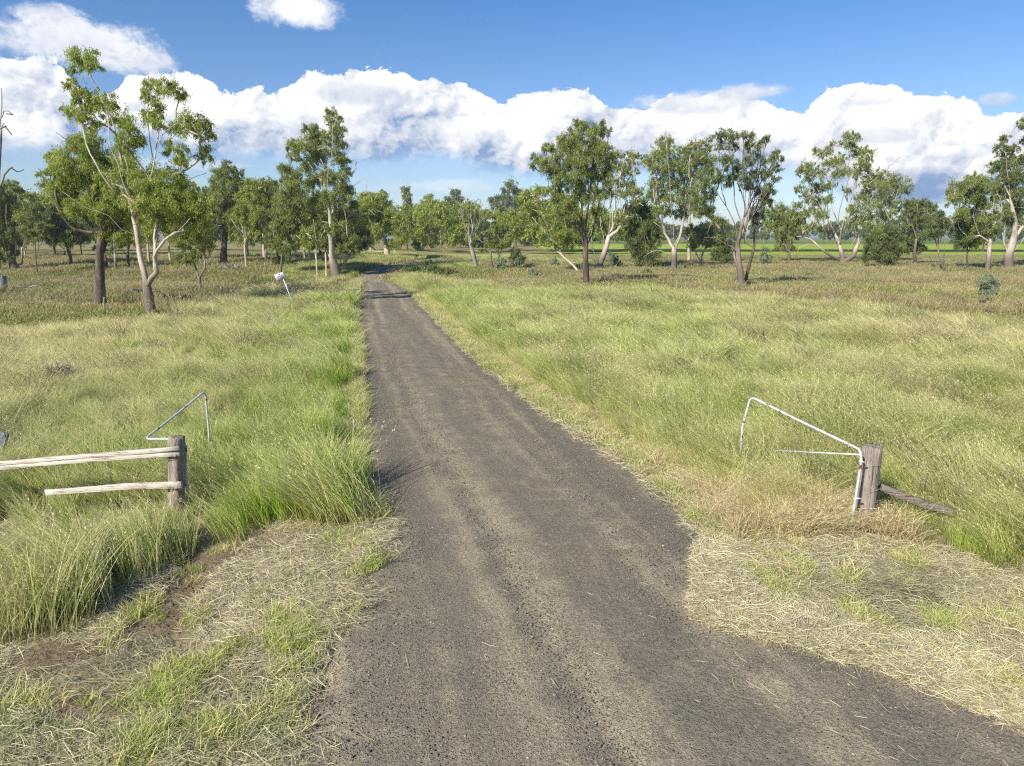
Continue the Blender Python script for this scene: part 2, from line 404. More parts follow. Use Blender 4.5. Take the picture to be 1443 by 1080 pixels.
def make_tree(name, label, cat, base, limbs, clumps, r0, leaf='leaf_mid', bark='bark_white', seed=1, dens=.9, L=None, group=None, dist=None, deadlimbs=(), tw=4, mins=0., tip=.012, droop=.55):
    """all coordinates in the world; object origin at the base"""
    global NLEAF
    rng = np.random.default_rng(seed); base = np.array(base, float)
    dist = dist or np.linalg.norm(base[:2]); L = L or max(.15, dist*.0026); W = L*.25
    sk = Skel((0, 0, -.35), rng)
    step = max(.35, dist*.008)
    first = True
    for lb, isdead in [(l, False) for l in limbs]+[(l, True) for l in deadlimbs]:
        pts = [np.array(p)-base for p in lb]
        i = 0 if first else sk.near(pts[0]); first = False
        pts = [sk.P[i]]+pts[1:]
        rs = resample(pts, step)[1:]; m = len(rs)
        w = np.cumsum(rng.normal(0, .035*step*(2.2 if isdead else 1), (m, 3)), 0)
        sk.path(i, [p+q for p, q in zip(rs, w)], tip=(.03 if isdead else tip))
        if isdead:
            for k in range(2):
                j = len(sk.P)-1-int(rng.integers(0, max(1, m-1))); sk.grow(j, sk.P[j]+rng.normal(0, .8, 3)*step*1.5+np.array([0, 0, .4]), .2, .018)
    cl = [(np.array(c)-base, r) for c, r in clumps]
    order = np.argsort([np.linalg.norm(c) for c, r in cl]) if cl else []
    for q in order:
        c, r = cl[q]
        A = np.array(sk.P); d = c-A; dd = np.linalg.norm(d, axis=1)
        cost = dd+np.maximum(0, -d[:, 2])*1.2+np.maximum(0, .9-A[:, 2])*5+np.maximum(0, np.hypot(d[:, 0], d[:, 1])-d[:, 2]*1.6)*.25
        if tw == 4 and c[2] > 3 and rng.uniform() < .35:      # long steep limbs fanning up from low forks
            cost = cost+np.where((A[:, 2] < c[2]*.55) & (A[:, 2] > c[2]*.12) & (np.hypot(d[:, 0], d[:, 1]) < d[:, 2]*.55) & (np.hypot(A[:, 0], A[:, 1]) < c[2]*.28), 0, 50)
        i = int(np.argmin(cost)); e = sk.grow(i, c-np.array([0, 0, r*.3]), .12, step=step, tip=.027 if c[2] > 3 else .012)
        for k in range(tw):
            sk.grow(e if k < tw-2 else max(sk.par[e], 0), c+rng.normal(0, 1, 3)*r*.55, .2, step=step*1.2)
    V, q, t = tubes(sk, r0, mins=mins or dist*.0004)
    root = empty(name, base, label, cat, group)
    obj('trunk', mesh_np('trunk', V, q, t, smooth=True), M[bark], root)
    if cl:
        lv = leaves(cl, rng, L, W, dens, droop)
        NLEAF += len(lv[1])
        obj('crown', mesh_np('crown', lv[0], lv[1], uv=lv[2]), M[leaf], root)
    return root
CROP = {'0': (1., 0, 0), '1': (2.572, 0, 40), '2': (3.483, 240, 120), '3': (4.81, 480, 230), '4': (3.6075, 720, 140), '5': (3.7245, 1080, 150), 'A': (3.175, 0, 100), 'B': (7.717, 0, 280)}
def T(name, label, crop, base, limbs, clumps, r0, dead=(), depth=.55, yadd=0., seed=1, rs=1.0, **kw):
    """tree measured off the picture, then placed at its own distance with real depth"""
    s, ox, oy = CROP[crop]; rng = np.random.default_rng(seed+991)
    f = lambda p: (ox+p[0]/s, oy+p[1]/s)
    B = hit(*f(base)); y0 = B[1]+yadd
    if yadd: d = atdepth(*f(base), y0); B = np.array([d[0], y0, float(hgt(d[0], y0))])
    k = y0/F/s*1.02   # metres per crop unit at that depth
    L = []
    for lb in limbs:
        dy = rng.normal(0, .22); w = []
        for n, p in enumerate(lb):
            q = atdepth(*f(p), y0); j = L and 0
            ext = np.hypot(p[0]-lb[0][0], p[1]-lb[0][1])*k
            g = 1+dy*ext/y0
            w.append(CAM+(q-CAM)*g)
        L.append(w)
    L[0][0] = B
    Dd = [[atdepth(*f(p), y0-.25*j*k*20) for j, p in enumerate(lb)] for lb in dead]
    xs = [c[0] for c in clumps] or [0]; hw = (max(xs)-min(xs))/2*k
    C = []
    for c in clumps:
        # crowns are round in plan: middle clumps may sit deeper than the rim ones
        u = (c[0]-(max(xs)+min(xs))/2)*k/(hw+.01); lim = hw*math.sqrt(max(.12, 1-u*u))*depth
        g = 1+rng.uniform(-1, 1)*lim/y0
        C.append((CAM+(atdepth(c[0]/s+ox, c[1]/s+oy, y0)-CAM)*g, c[2]*k*rs*1.2))
    return make_tree(name, label, 'tree' if 'cat' not in kw else kw.pop('cat'), B, L, C, r0, deadlimbs=Dd, seed=seed, dist=y0, **kw)
def generic(H, W_, seed, n=34, fork=.35, r0=.2, low=.4, **kw):
    """an open gum in metres, standing at the origin; returns limbs and clumps"""
    rng = np.random.default_rng(seed)
    lean = rng.normal(0, .06, 2)*H
    top = np.array([lean[0], lean[1], H*.8])
    tr = [np.zeros(3), np.array([lean[0]*.2, lean[1]*.2, H*fork]), np.array([lean[0]*.6+rng.normal(0, .03*H), lean[1]*.6, H*.6]), top]
    L = [tr]
    for k in range(int(rng.integers(2, 5))):
        a = rng.uniform(0, 6.28); h0 = H*rng.uniform(fork*.7, fork*1.4); o = np.array([math.cos(a), math.sin(a), 0])
        L.append([tr[1]*h0/(H*fork), o*W_*.35+np.array([0, 0, h0+H*.13]), o*W_*.7+np.array([0, 0, h0+H*rng.uniform(.22, .42)])])
    C = []
    nb = int(rng.integers(4, 7))
    cs = [(rng.uniform(0, 6.28), rng.uniform(.2, .75), rng.uniform(low+.1, .95)) for _ in range(nb)]+[(0, .1, .9)]
    for i in range(n):
        a, rr, hh = cs[int(rng.integers(0, len(cs)))]
        p = np.array([math.cos(a)*rr*W_, math.sin(a)*rr*W_, hh*H])+rng.normal(0, 1, 3)*np.array([W_*.24, W_*.24, H*.075])
        p[2] = min(max(p[2], H*low*.8), H); C.append((p, rng.uniform(.45, .85)*H*.085))
    return L, C
def copy_tree(o, loc, rz, sc, label, group=None):
    c = o.copy(); COL.objects.link(c); c.location = loc; c.rotation_euler = (0, 0, rz); c.scale = (sc,)*3
    c['label'] = label
    if group: c['group'] = group
    for ch in o.children:
        d = ch.copy(); COL.objects.link(d); d.parent = c
    return c
# ---------------------------------------------------------------- ground
def W(poly): return [tuple(hit(*p)[:2]) for p in poly]
MOWN_L = W([(548,742),(470,738),(372,742),(318,772),(232,800),(165,850),(70,895),(-60,930)])+[(-9,3),(-14,-20),(-1.7,-20),(-1.7,6)]
MOWN_R = W([(1008,762),(1120,752),(1215,752),(1290,775),(1360,790),(1500,812),(1700,840)])+[(14,6),(30,-15),(16,-15),(5,3)]+W([(1443,1012),(1330,962),(1200,918),(1090,892),(1010,866),(1010,800)])
BARE = [(250,760,30),(300,785,55),(265,830,55),(335,770,40),(235,865,45),(280,810,50),(300,1040,35),(330,960,20),(60,930,35),(470,985,30),(440,1030,35),(1190,815,30),(1240,838,34),(1330,850,40),(1150,800,25),(1400,850,40),(120,1000,40),(150,920,30),(380,970,30),(340,850,30),(1280,900,30),(1120,850,25),(420,820,25)]
BAREW = [(*hit(a, b)[:2], c*hit(a, b)[1]/F*1.15) for a, b, c in BARE]
# the outer limit of the long grass (far side), given as picture points on the ground
TL = sorted([(p[0]*.86, p[1]*.86) for p in W([(-300,462),(0,458),(140,450),(212,448),(300,432),(400,414),(452,400),(503,394)])])
TR = sorted([(p[0]*.9, p[1]*.9) for p in W([(556,394),(700,407),(826,412),(950,414),(1045,421),(1150,430),(1250,442),(1350,452),(1443,462),(1800,500)])])
def tall_lim(x, y):
    a, b = np.array(TL).T; c, d = np.array(TR).T
    lim = np.where(x < xl(y), np.interp(x, a, b), np.interp(x, c, d))
    return lim + (fbm(x/4, y/4, 3)-.5)*5
def mown(x, y):
    x = np.atleast_1d(x); y = np.atleast_1d(y)
    jx = x+(fbm(x*1.7, y*1.7, 3)-.5)*.55; jy = y+(fbm(x*1.7+40, y*1.7, 3)-.5)*.55
    return inpoly(jx, jy, MOWN_L) | inpoly(jx, jy, MOWN_R)
def bare(x, y):
    b = np.zeros(np.shape(x))
    for a, c, r in BAREW: b = np.maximum(b, 1-np.hypot((x-a), (y-c)*.8)/(r*1.5))
    return np.clip(b, 0, 1)
def axis(a, b, fine0, fine1, d0, g):
    r = [fine0]; d = d0
    while r[-1] < fine1: r.append(r[-1]+d0)
    while r[-1] < b: d *= g; r.append(r[-1]+d)
    l = [fine0]; d = d0
    while l[-1] > a: d *= g; l.append(l[-1]-d)
    return np.array(l[:0:-1]+r)
gx = axis(-3500, 3500, -14, 14, .2, 1.045); gy = axis(-60, 6000, 2, 24, .2, 1.018)
GX, GY = np.meshgrid(gx, gy); gz = hgt(GX, GY)
inside = 1-sm(-.03, .17, np.maximum(xl(GY)-GX, GX-xr(GY)))*(GY < 162)
mw = mown(GX.ravel(), GY.ravel()).reshape(GX.shape).astype(float)
gz = gz - .07*inside + mw*(fbm(GX*1.1, GY*1.1, 3)-.45)*.10*sm(.1, .8, np.maximum(xl(GY)-GX, GX-xr(GY)))
V = np.stack([GX, GY, gz], -1).reshape(-1, 3); nx = len(gx); ny = len(gy)
i = (np.arange(ny-1)[:, None]*nx+np.arange(nx-1)[None]).ravel()
me = mesh_np('ground', V, np.stack([i, i+1, i+1+nx, i+nx], 1), smooth=True)
def attr(name, a):
    at = me.attributes.new(name, 'FLOAT', 'POINT'); at.data.foreach_set('value', np.asarray(a, np.float32).ravel())
lim = tall_lim(GX, GY)
talls = ((GY < lim) & (mw < .5)).astype(float)
attr('thatch', np.clip(talls*.9+mw*.7, 0, 1))
attr('soil', np.clip(mw*.28+bare(GX, GY)*1.1*mw, 0, 1))
cropz = sm(104, 108, GY+(fbm(GX/12, GY/12, 2)-.5)*8)*sm(8, 14, GX)
attr('crop', cropz)
attr('rowdark', cropz*(sm(150, 153, GY)*(1-sm(166, 170, GY))+sm(205, 208, GY)*(1-sm(245, 255, GY))+.5*sm(420, 440, GY)))  # darker green bands across the far crop, set by distance
attr('brown', np.clip((fbm(GX/6, GY/5, 3)-.48)*3, 0, .8)*sm(30, 50, GY)*(1-sm(100, 106, GY))*(.75*sm(2, 16, GX)+.25))
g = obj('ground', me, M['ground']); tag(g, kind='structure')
# ---------------------------------------------------------------- road
ry = np.concatenate([np.arange(-28, 0, .5), np.arange(0, 26, .12), np.arange(26, 80, .4), np.arange(80, 161, .8)])
nu = 61; uu = np.linspace(-1, 1, nu)
wl = xl(ry)+(fbm(ry*1.9, ry*0+3, 3)-.5)*.30*sm(0, 3, ry); wr = xr(ry)+(fbm(ry*1.9, ry*0+30, 3)-.5)*.34*sm(0, 3, ry)
cx = (wl+wr)/2; hw = (wr-wl)/2
RXg = cx[:, None]+hw[:, None]*uu[None]; RYg = np.repeat(ry[:, None], nu, 1)
side = np.abs(uu)[None]
def centre(y):
    c12 = (xl(12.)+xr(12.))/2; c20 = (xl(20.)+xr(20.))/2
    return np.where(y > 12, (xl(y)+xr(y))/2, c12+(c20-c12)/8*(y-12))
lat = RXg-centre(RYg)
ruts = -.022*np.exp(-((np.abs(lat)-.85)/.22)**2)+.012*np.exp(-(lat/.35)**2)
RZ = hgt(RXg, RYg)+.012+.035*(1-side**2)+ruts+(fbm(RXg*1.3, RYg*.5, 3)-.5)*.03-.035*sm(.975, 1., side)
V = np.stack([RXg, RYg, RZ], -1).reshape(-1, 3); n = len(ry)
i = (np.arange(n-1)[:, None]*nu+np.arange(nu-1)[None]).ravel()
uvr = np.stack([lat, RYg], -1).reshape(-1, 2)
rd = obj('road', mesh_np('road', V, np.stack([i, i+1, i+1+nu, i+nu], 1), uv=uvr, smooth=True), M['road']); tag(rd, kind='structure')
def surf(x, y):
    """height of what one would stand on: road inside its edges, ground outside"""
    return hgt(x, y) + np.where((x > xl(y)) & (x < xr(y)), .035, .0)
# ---------------------------------------------------------------- clump meshes
def ribbons(rng, n, rad, hmin, hmax, w, lean, spread, seg=3, heads=.3, droop=.25, hs=.06, cone=1.):
    """grass blades as tapering ribbons; some carry a feathery head"""
    a = rng.uniform(0, 2*math.pi, n); r = rad*np.sqrt(rng.uniform(0, 1, n))
    root = np.stack([np.cos(a)*r, np.sin(a)*r, np.zeros(n)-.02], 1)
    h = rng.uniform(hmin, hmax, n); out = rng.normal(0, spread, (n, 2))+np.array(lean)*rng.uniform(.6, 1.35, n)[:, None]
    yaw = rng.uniform(0, math.pi, n); sd = np.stack([np.cos(yaw), np.sin(yaw), np.zeros(n)], 1)
    t = np.linspace(0, 1, seg+1); ww = w*rng.uniform(.7, 1.4, n)
    Vs = []; uvs = []; u = rng.uniform(0, 1, n)
    for k, tk in enumerate(t):
        c = root.copy(); c[:, :2] += out*(h*tk**1.5)[:, None]
        c[:, 2] += h*(tk-droop*tk**2.4)
        wd = (ww*(1-.82*tk**1.4))[:, None]*.5
        Vs += [c-sd*wd, c+sd*wd]; uvs += [np.stack([u, np.full(n, tk)], 1)]*2
    tip = c
    V = np.stack(Vs, 1).reshape(-1, 3); UV = np.stack(uvs, 1).reshape(-1, 2); per = 2*(seg+1)
    b = np.arange(n)[:, None]*per
    Q = np.concatenate([np.concatenate([b+2*k, b+2*k+1, b+2*k+3, b+2*k+2], 1) for k in range(seg)])
    nh = int(n*heads)
    if nh:
        m = 5; sel = rng.choice(n, nh, replace=False)
        dirn = np.concatenate([out[sel], np.full((nh, 1), .9)], 1); dirn /= np.linalg.norm(dirn, axis=1)[:, None]
        s = rng.uniform(-.5, 1, (nh, m, 1))*hs*1.6
        c = tip[sel][:, None]+dirn[:, None]*s+rng.normal(0, hs*.16, (nh, m, 3))
        d = dirn[:, None]+rng.normal(0, .35, (nh, m, 3)); d /= np.linalg.norm(d, axis=2)[:, :, None]
        q = np.cross(d, rng.normal(0, 1, (nh, m, 3))); q /= np.linalg.norm(q, axis=2)[:, :, None]
        l = hs*.75; wq = w*.55
        HV = np.stack([c-d*l*.5, c+q*wq, c+d*l*.6, c-q*wq], 2).reshape(-1, 3)
        hu = np.stack([np.repeat(rng.uniform(0, 1, nh*m), 4), np.full(nh*m*4, 1.6)], 1)
        Q = np.concatenate([Q, np.arange(nh*m*4).reshape(-1, 4)+len(V)]); V = np.concatenate([V, HV]); UV = np.concatenate([UV, hu])
    return V, Q, UV
def litter(rng, n, rad, lmin, lmax, w, zmax):
    """cut stems lying every which way, lightly bent"""
    a = rng.uniform(0, 2*math.pi, n); r = rad*np.sqrt(rng.uniform(0, 1, n))
    z = rng.uniform(.0, zmax, n)
    c = np.stack([np.cos(a)*r, np.sin(a)*r, z], 1); l = rng.uniform(lmin, lmax, n)*.5
    th = rng.normal(0, .7, n)+rng.integers(0, 2, n)*math.pi
    d = np.stack([np.cos(th), np.sin(th), rng.normal(0, .16, n)], 1); s = np.stack([-np.sin(th), np.cos(th), rng.normal(0, .5, n)], 1)
    wq = (w*rng.uniform(.6, 1.5, n))[:, None]*.5; bend = s*(rng.normal(0, .08, n)*l)[:, None]
    rows = [c-d*l[:, None], c+bend, c+d*l[:, None]-bend*.3]
    rows[0][:, 2] = np.maximum(rows[0][:, 2], .003); rows[2][:, 2] = np.maximum(rows[2][:, 2], .003)
    V = np.stack([rows[0]-s*wq*.6, rows[0]+s*wq*.6, rows[1]-s*wq, rows[1]+s*wq, rows[2]-s*wq*.4, rows[2]+s*wq*.4], 1).reshape(-1, 3)
    b = np.arange(n)[:, None]*6
    Q = np.concatenate([np.concatenate([b, b+1, b+3, b+2], 1), np.concatenate([b+2, b+3, b+5, b+4], 1)])
    u = np.repeat(rng.uniform(0, 1, n), 6)
    return V, Q, np.stack([u, np.full(n*6, .6)], 1)
def coll(name, makers, mat):
    c = bpy.data.collections.new(name)
    for k, (V, Q, UV) in enumerate(makers):
        me = mesh_np(name+'_tuft', V, Q, uv=UV); me.materials.append(M[mat])
        o = bpy.data.objects.new('%s_%02d' % (name, k), me); c.objects.link(o)
    return c
def scatter(name, label, cat, x, y, c, rng, smin, smax, dry=None, gry=None, zoff=0., yaw=.5, full=False, scl=None, tilt=0.):
    n = len(x); z = surf(x, y)+zoff
    me = bpy.data.meshes.new(name); me.vertices.add(n); me.vertices.foreach_set('co', np.stack([x, y, z], 1).astype(np.float32).ravel())
    rot = np.zeros((n, 3)); rot[:, 2] = rng.uniform(0, 2*math.pi, n) if full else rng.normal(0, yaw, n)
    if tilt: rot[:, :2] = rng.normal(0, tilt, (n, 2))
    s = rng.uniform(smin, smax, n)*(1 if scl is None else scl)
    a = me.attributes.new('rot', 'FLOAT_VECTOR', 'POINT'); a.data.foreach_set('vector', rot.astype(np.float32).ravel())
    for nm, v in (('scl', s), ('dry', np.full(n, .5) if dry is None else dry), ('gry', np.zeros(n) if gry is None else gry)):
        a = me.attributes.new(nm, 'FLOAT', 'POINT'); a.data.foreach_set('value', np.asarray(v, np.float32))
    a = me.attributes.new('pick', 'INT', 'POINT'); a.data.foreach_set('value', rng.integers(0, len(c.objects), n).astype(np.int32))
    o = bpy.data.objects.new(name, me); link(o); tag(o, label, cat, kind='stuff')
    ng = bpy.data.node_groups.new(name, 'GeometryNodeTree')
    ng.interface.new_socket('Geometry', in_out='INPUT', socket_type='NodeSocketGeometry'); ng.interface.new_socket('Geometry', in_out='OUTPUT', socket_type='NodeSocketGeometry')
    N = NT(ng); gi = N('NodeGroupInput'); go = N('NodeGroupOutput')
    ci = N('GeometryNodeCollectionInfo'); ci.inputs['Collection'].default_value = c; ci.inputs['Separate Children'].default_value = True; ci.inputs['Reset Children'].default_value = True
    def na(nm, dt):
        q = N('GeometryNodeInputNamedAttribute', data_type=dt); q.inputs['Name'].default_value = nm
        return q.outputs['Attribute']
    ip = N('GeometryNodeInstanceOnPoints'); ng.links.new(gi.outputs[0], ip.inputs['Points']); ng.links.new(ci.outputs[0], ip.inputs['Instance'])
    ip.inputs['Pick Instance'].default_value = True
    ng.links.new(na('pick', 'INT'), ip.inputs['Instance Index'])
    er = N('FunctionNodeEulerToRotation'); ng.links.new(na('rot', 'FLOAT_VECTOR'), er.inputs[0]); ng.links.new(er.outputs[0], ip.inputs['Rotation'])
    ng.links.new(na('scl', 'FLOAT'), ip.inputs['Scale'])
    ng.links.new(ip.outputs[0], go.inputs[0])
    md = o.modifiers.new('scatter', 'NODES'); md.node_group = ng
    return o
def rand_area(rng, n, y0, y1, wide=1.12, x0=None, x1=None):
    """points over the ground the lens can see (a margin wider), even per square metre"""
    y = np.sqrt(rng.uniform(y0*y0, y1*y1, n)); x = rng.uniform(-1, 1, n)*(.7215*y*1.0+3.5)*wide
    return x, y
def dens_n(per, y0, y1, wide=1.12): return int(per*wide*(.7215*(y1*y1-y0*y0)+7.*(y1-y0)))
# picture-measured patches of colour in the long grass: px, py, radius px, dry, grey
PATCH = [(455,600,75,-.25,0),(440,500,60,-.2,0),(470,440,40,-.1,0),(380,640,60,-.05,0),(330,660,50,.2,.1),(640,440,50,-.1,0),(700,500,45,-.15,0),(760,540,35,.08,0),(850,600,60,.35,0),
 (600,420,40,.25,0),(900,470,90,.22,.1),(1000,520,90,.25,.15),(560,400,20,.4,0),(960,640,60,.35,.2),(1090,700,55,1.05,0),(1150,740,50,1.1,0),(1040,640,50,.5,.15),(1190,590,80,.45,.5),(1250,560,70,.5,.55),(1380,560,80,.55,.3),
 (1300,480,80,.7,.4),(1400,480,70,.75,.5),(1180,450,60,.55,.25),(1410,720,60,.75,.1),(1320,690,50,.4,.2),(40,600,70,.45,.75),(100,640,60,.2,.4),(200,600,60,.6,.45),(250,560,50,.7,.3),(80,520,45,.7,.5),(150,470,70,.9,.3),(30,470,60,.95,.35),(280,480,60,.8,.3),
 (230,520,40,.6,.2),(330,580,40,.45,.4),(130,760,90,.45,.25),(60,720,70,.7,.35),(30,820,60,.6,.2),(230,720,50,.6,.5),(190,830,50,.45,.3),(400,440,50,.2,.1),(330,445,50,.6,.1),(270,620,35,-.1,0),(300,640,22,-.2,0),
 (730,620,40,.5,.1),(1350,620,60,.5,.3),(880,430,80,.3,.2),(1050,440,60,.45,.3),(760,430,60,.3,.05),(190,640,40,.1,.1)]
PW = []
for a, b, r, d_, g_ in PATCH:
    q = hit(a, b+8); PW.append((q[0], q[1], r*q[1]/F, r*q[1]**2/F/CAMZ*1.0, d_, g_))
def tone(x, y, rng):
    w = np.full(len(x), .14); d = w*(.64+.16*sm(-3, -14, x)+(fbm(x/5, y/7, 3)-.5)*1.6); g = w*np.clip((fbm(x/3+50, y/4, 3)-.54)*2.5, 0, .8)
    for cx_, cy_, rx_, ry_, dd, gg in PW:
        k = np.exp(-(((x-cx_)/(rx_+.3))**2+((y-cy_)/(ry_+.3))**2)*1.2); w += k; d += k*dd; g += k*gg
    fine = (fbm(x/1.1+9, y/1.6, 3)-.5)
    return d/w+fine*.75+rng.normal(0, .08, len(x)), np.clip(g/w*.75+fine*.5*(g/w > .1), 0, 1)
rng = np.random.default_rng(5)
LEAN = (-.66, .10)
c_near = coll('near_grass', [ribbons(rng, 150, .24, .40, .98, .0068, LEAN, .21, 4, .10, hs=.04) for _ in range(7)], 'tall')
c_mid = coll('mid_grass', [ribbons(rng, 130, .32, .40, .95, .0105, LEAN, .19, 3, .05, hs=.05) for _ in range(6)], 'tall')
c_far = coll('far_grass', [ribbons(rng, 120, .50, .40, .95, .019, LEAN, .18, 2, .0, hs=.09) for _ in range(5)], 'tall')
def tall_pts(per, y0, y1, mrg=.12, wide=1.12):
    n = dens_n(per, y0, y1, wide); x, y = rand_area(rng, n, y0, y1, wide)
    dl = xl(y)-x; dr_ = x-xr(y); dd = np.maximum(dl, dr_)
    keep = (dd > np.where(dl > dr_, mrg+.16, mrg+.12)+(fbm(x*.9, y*.9, 3)-.5)*.6) & (y < tall_lim(x, y))
    keep &= ~mown(x, y)
    return x[keep], y[keep], dd[keep]
def tall(nm, label, per, y0, y1, c, s0, s1, **kw):
    x, y, dd = tall_pts(per, y0, y1, **kw)
    d, g = tone(x, y, rng)
    hm = (.55+.45*sm(0, 1.1, dd+.8*(x < xl(y))))*(.42+1.12*fbm(x/1.5, y/1.9, 3))
    # a straw-coloured verge of short dry grass follows the right road edge
    vg = (x > xr(y))*(1-sm(.2, .9+.6*fbm(x/2, y/3, 2), dd))
    hm *= 1-.62*vg*(y > 9); d = d*(1-vg)+vg*1.05
    for px_, py_, r_, f_ in [(150,735,1.1,.8),(60,730,1.2,.85),(250,745,.8,.5),(1215,765,.9,.45),(1300,765,1.2,.5),(1240,790,1.,.4),(1140,790,1.1,.6),(320,735,.9,.65)]:
        q_ = hit(px_, py_); hm *= 1-(1-f_)*np.exp(-(((x-q_[0])/r_)**2+((y-q_[1])/r_)**2))
    bl = (x < -4)*(y > 11)*(y < 34); hm *= 1-.22*bl
    scatter(nm, label, 'grass', x, y, c, rng, s0, s1, d, g, scl=hm*1.08, yaw=1.05)
    return len(x)
k = [tall('long_grass', 'long seeding grass leaning left, thick beside the gateway', 13, 6.5, 20, c_near, .85, 1.2),
     tall('long_grass_sward', 'long seeding grass filling both verges in the middle distance', 8, 20, 38, c_mid, .9, 1.25),
     tall('long_grass_far_edge', 'long pale grass reaching the open paddock beyond', 4.6, 38, 72, c_far, .95, 1.3, wide=1.05)]
# tall pale seeding stems standing over the sward, thickest in patches
c_stem = coll('seed_stem', [ribbons(rng, 22, .34, .7, 1.15, .0055, (-.7, .05), .22, 4, .7, hs=.05) for _ in range(6)], 'tall')
x, y, dd = tall_pts(2.6, 8, 30, .35); sn = fbm(x/1.6+33, y/2.1, 3); kp = sn > .47; x, y = x[kp], y[kp]
scatter('seed_stems', 'tall pale seeding stems standing over the long grass', 'grass', x, y, c_stem, rng, .65, 1.05, rng.uniform(.6, 1.2, len(x)), np.clip(rng.normal(0, .2, len(x)), 0, 1), yaw=.9, scl=1+.006*y)
# dead golden stalks around the right gatepost
GD = [(1085,705,40,90),(1130,735,42,110),(1050,735,34,70),(1170,730,30,60),(1020,700,26,40),(1420,730,34,60),(1250,760,30,50),(1000,655,22,26),(800,600,20,20),(905,660,20,20)]
X_ = []; Y_ = []
for a, b, r, m in GD:
    q = hit(a, b); X_.append(q[0]+rng.normal(0, r*q[1]/F*.75, int(m*.6))); Y_.append(q[1]+rng.normal(0, r*q[1]/F*1.1, int(m*.6)))
X_ = np.concatenate(X_); Y_ = np.concatenate(Y_); ok = (X_ > xr(Y_)+.15) & ~mown(X_, Y_); X_, Y_ = X_[ok], Y_[ok]
c_gold = coll('golden_stalk', [ribbons(rng, 110, .22, .25, .72, .0065, (-.2, 0), .55, 4, .1, droop=.45, hs=.04) for _ in range(4)], 'gold')
scatter('golden_stalks', 'dead golden grass stalks tangled around the right gatepost', 'grass', X_, Y_, c_gold, rng, .7, 1.15, rng.uniform(.85, 1.2, len(X_)), full=True)
# grey-brown bushy weeds mixed into the long grass
c_weed = coll('weed', [ribbons(rng, 90, .16, .25, .75, .009, (0, 0), .5, 3, .8, .1, hs=.03) for _ in range(4)], 'scrub')
x, y, dd = tall_pts(1.0, 9, 60, .5); wn = fbm(x/2.2+80, y/2.8, 3); g_ = tone(x, y, rng)[1]
kp = wn+g_*.25 > .655; x, y = x[kp], y[kp]
scatter('weeds', 'grey-brown twiggy weeds scattered through the long grass', 'weeds', x, y, c_weed, rng, .8, 1.5, rng.uniform(.3, 1, len(x)), rng.uniform(.2, 1, len(x)), full=True, scl=1+y/60)
# low grass: open paddock and mown verge
c_low = coll('low_grass', [ribbons(rng, 110, .6, .06, .24, .022, (-.1, 0), .35, 2, .02, hs=.05) for _ in range(5)], 'short')
n = dens_n(1.9, 30, 112); x, y = rand_area(rng, n, 30, 112)
kp = (y > tall_lim(x, y)-1) & (np.maximum(xl(y)-x, x-xr(y)) > .2) & ~((y > 104) & (x > 8)); x, y = x[kp], y[kp]
f = fbm(x/7+5, y/9, 3); gg = np.clip((fbm(x/10+60, y/9, 3)-.46)*2.6, 0, .8)*(.35+.65*sm(4, 16, x))
scatter('paddock_grass', 'short olive and brown grass over the grazed paddock', 'grass', x, y, c_low, rng, .8, 1.9, .5+(f-.5)*2.0, gg, full=True, scl=.55+y/80)
c_dry = coll('dry_grass', [ribbons(rng, 110, .6, .35, .95, .026, (-.25, 0), .28, 2, .04, hs=.08) for _ in range(4)], 'scrub')
n = dens_n(.8, 36, 125); x, y = rand_area(rng, n, 36, 125)
band = fbm(x/11+33, y/5, 3)
kp = (y > tall_lim(x, y)+1) & (band > .585) & (np.maximum(xl(y)-x, x-xr(y)) > .8) & ~((y > 104) & (x > 8)); x, y = x[kp], y[kp]
scatter('dry_tussocks', 'bands of tall pinkish-brown dry grass across the paddock', 'grass', x, y, c_dry, rng, .7, 1.25, rng.uniform(.4, 1.1, len(x)), rng.uniform(0, .5, len(x)), full=True, scl=.45+.55*sm(3, 16, y-tall_lim(x, y)))
# tall yellow-green grass around the far bend
n = dens_n(1.3, 84, 150, .5); y = rng.uniform(84, 150, n*2); x = rng.uniform(-42, 12, n*2)
dd = np.maximum(xl(y)-x, x-xr(y)); kp = (dd > .3) & (fbm(x/8, y/8, 3) > .42) & ((dd < 10) | (y > 105))
for p_ in [(604,389),(580,389),(630,389),(655,388),(615,374),(630,370),(640,368)]:
    q = hit(*p_); kp &= np.hypot((x-q[0])/2.6, (y-q[1])/5) > 1
x, y = x[kp], y[kp]
scatter('bend_grass', 'yellow-green long grass around the far bend of the road', 'grass', x, y, c_far, rng, .55, 1.15, rng.uniform(.0, .5, len(x)), full=True)
# crop: dense low leafy rows
c_crop = coll('crop', [ribbons(rng, 120, .9, .35, .7, .09, (0, 0), .5, 1, 0) for _ in range(3)], 'short')
y = rng.uniform(107, 150, 26000); x = rng.uniform(8, 125, 26000); kp = np.abs(x) < y*.76; x, y = x[kp], y[kp]
scatter('crop_plants', 'bright green crop standing in the field beyond the paddock', 'crop', x, y, c_crop, rng, .8, 1.2, np.clip(.2+(fbm(x/5, y/8, 3)-.5)*1.2, 0, 1), full=True)
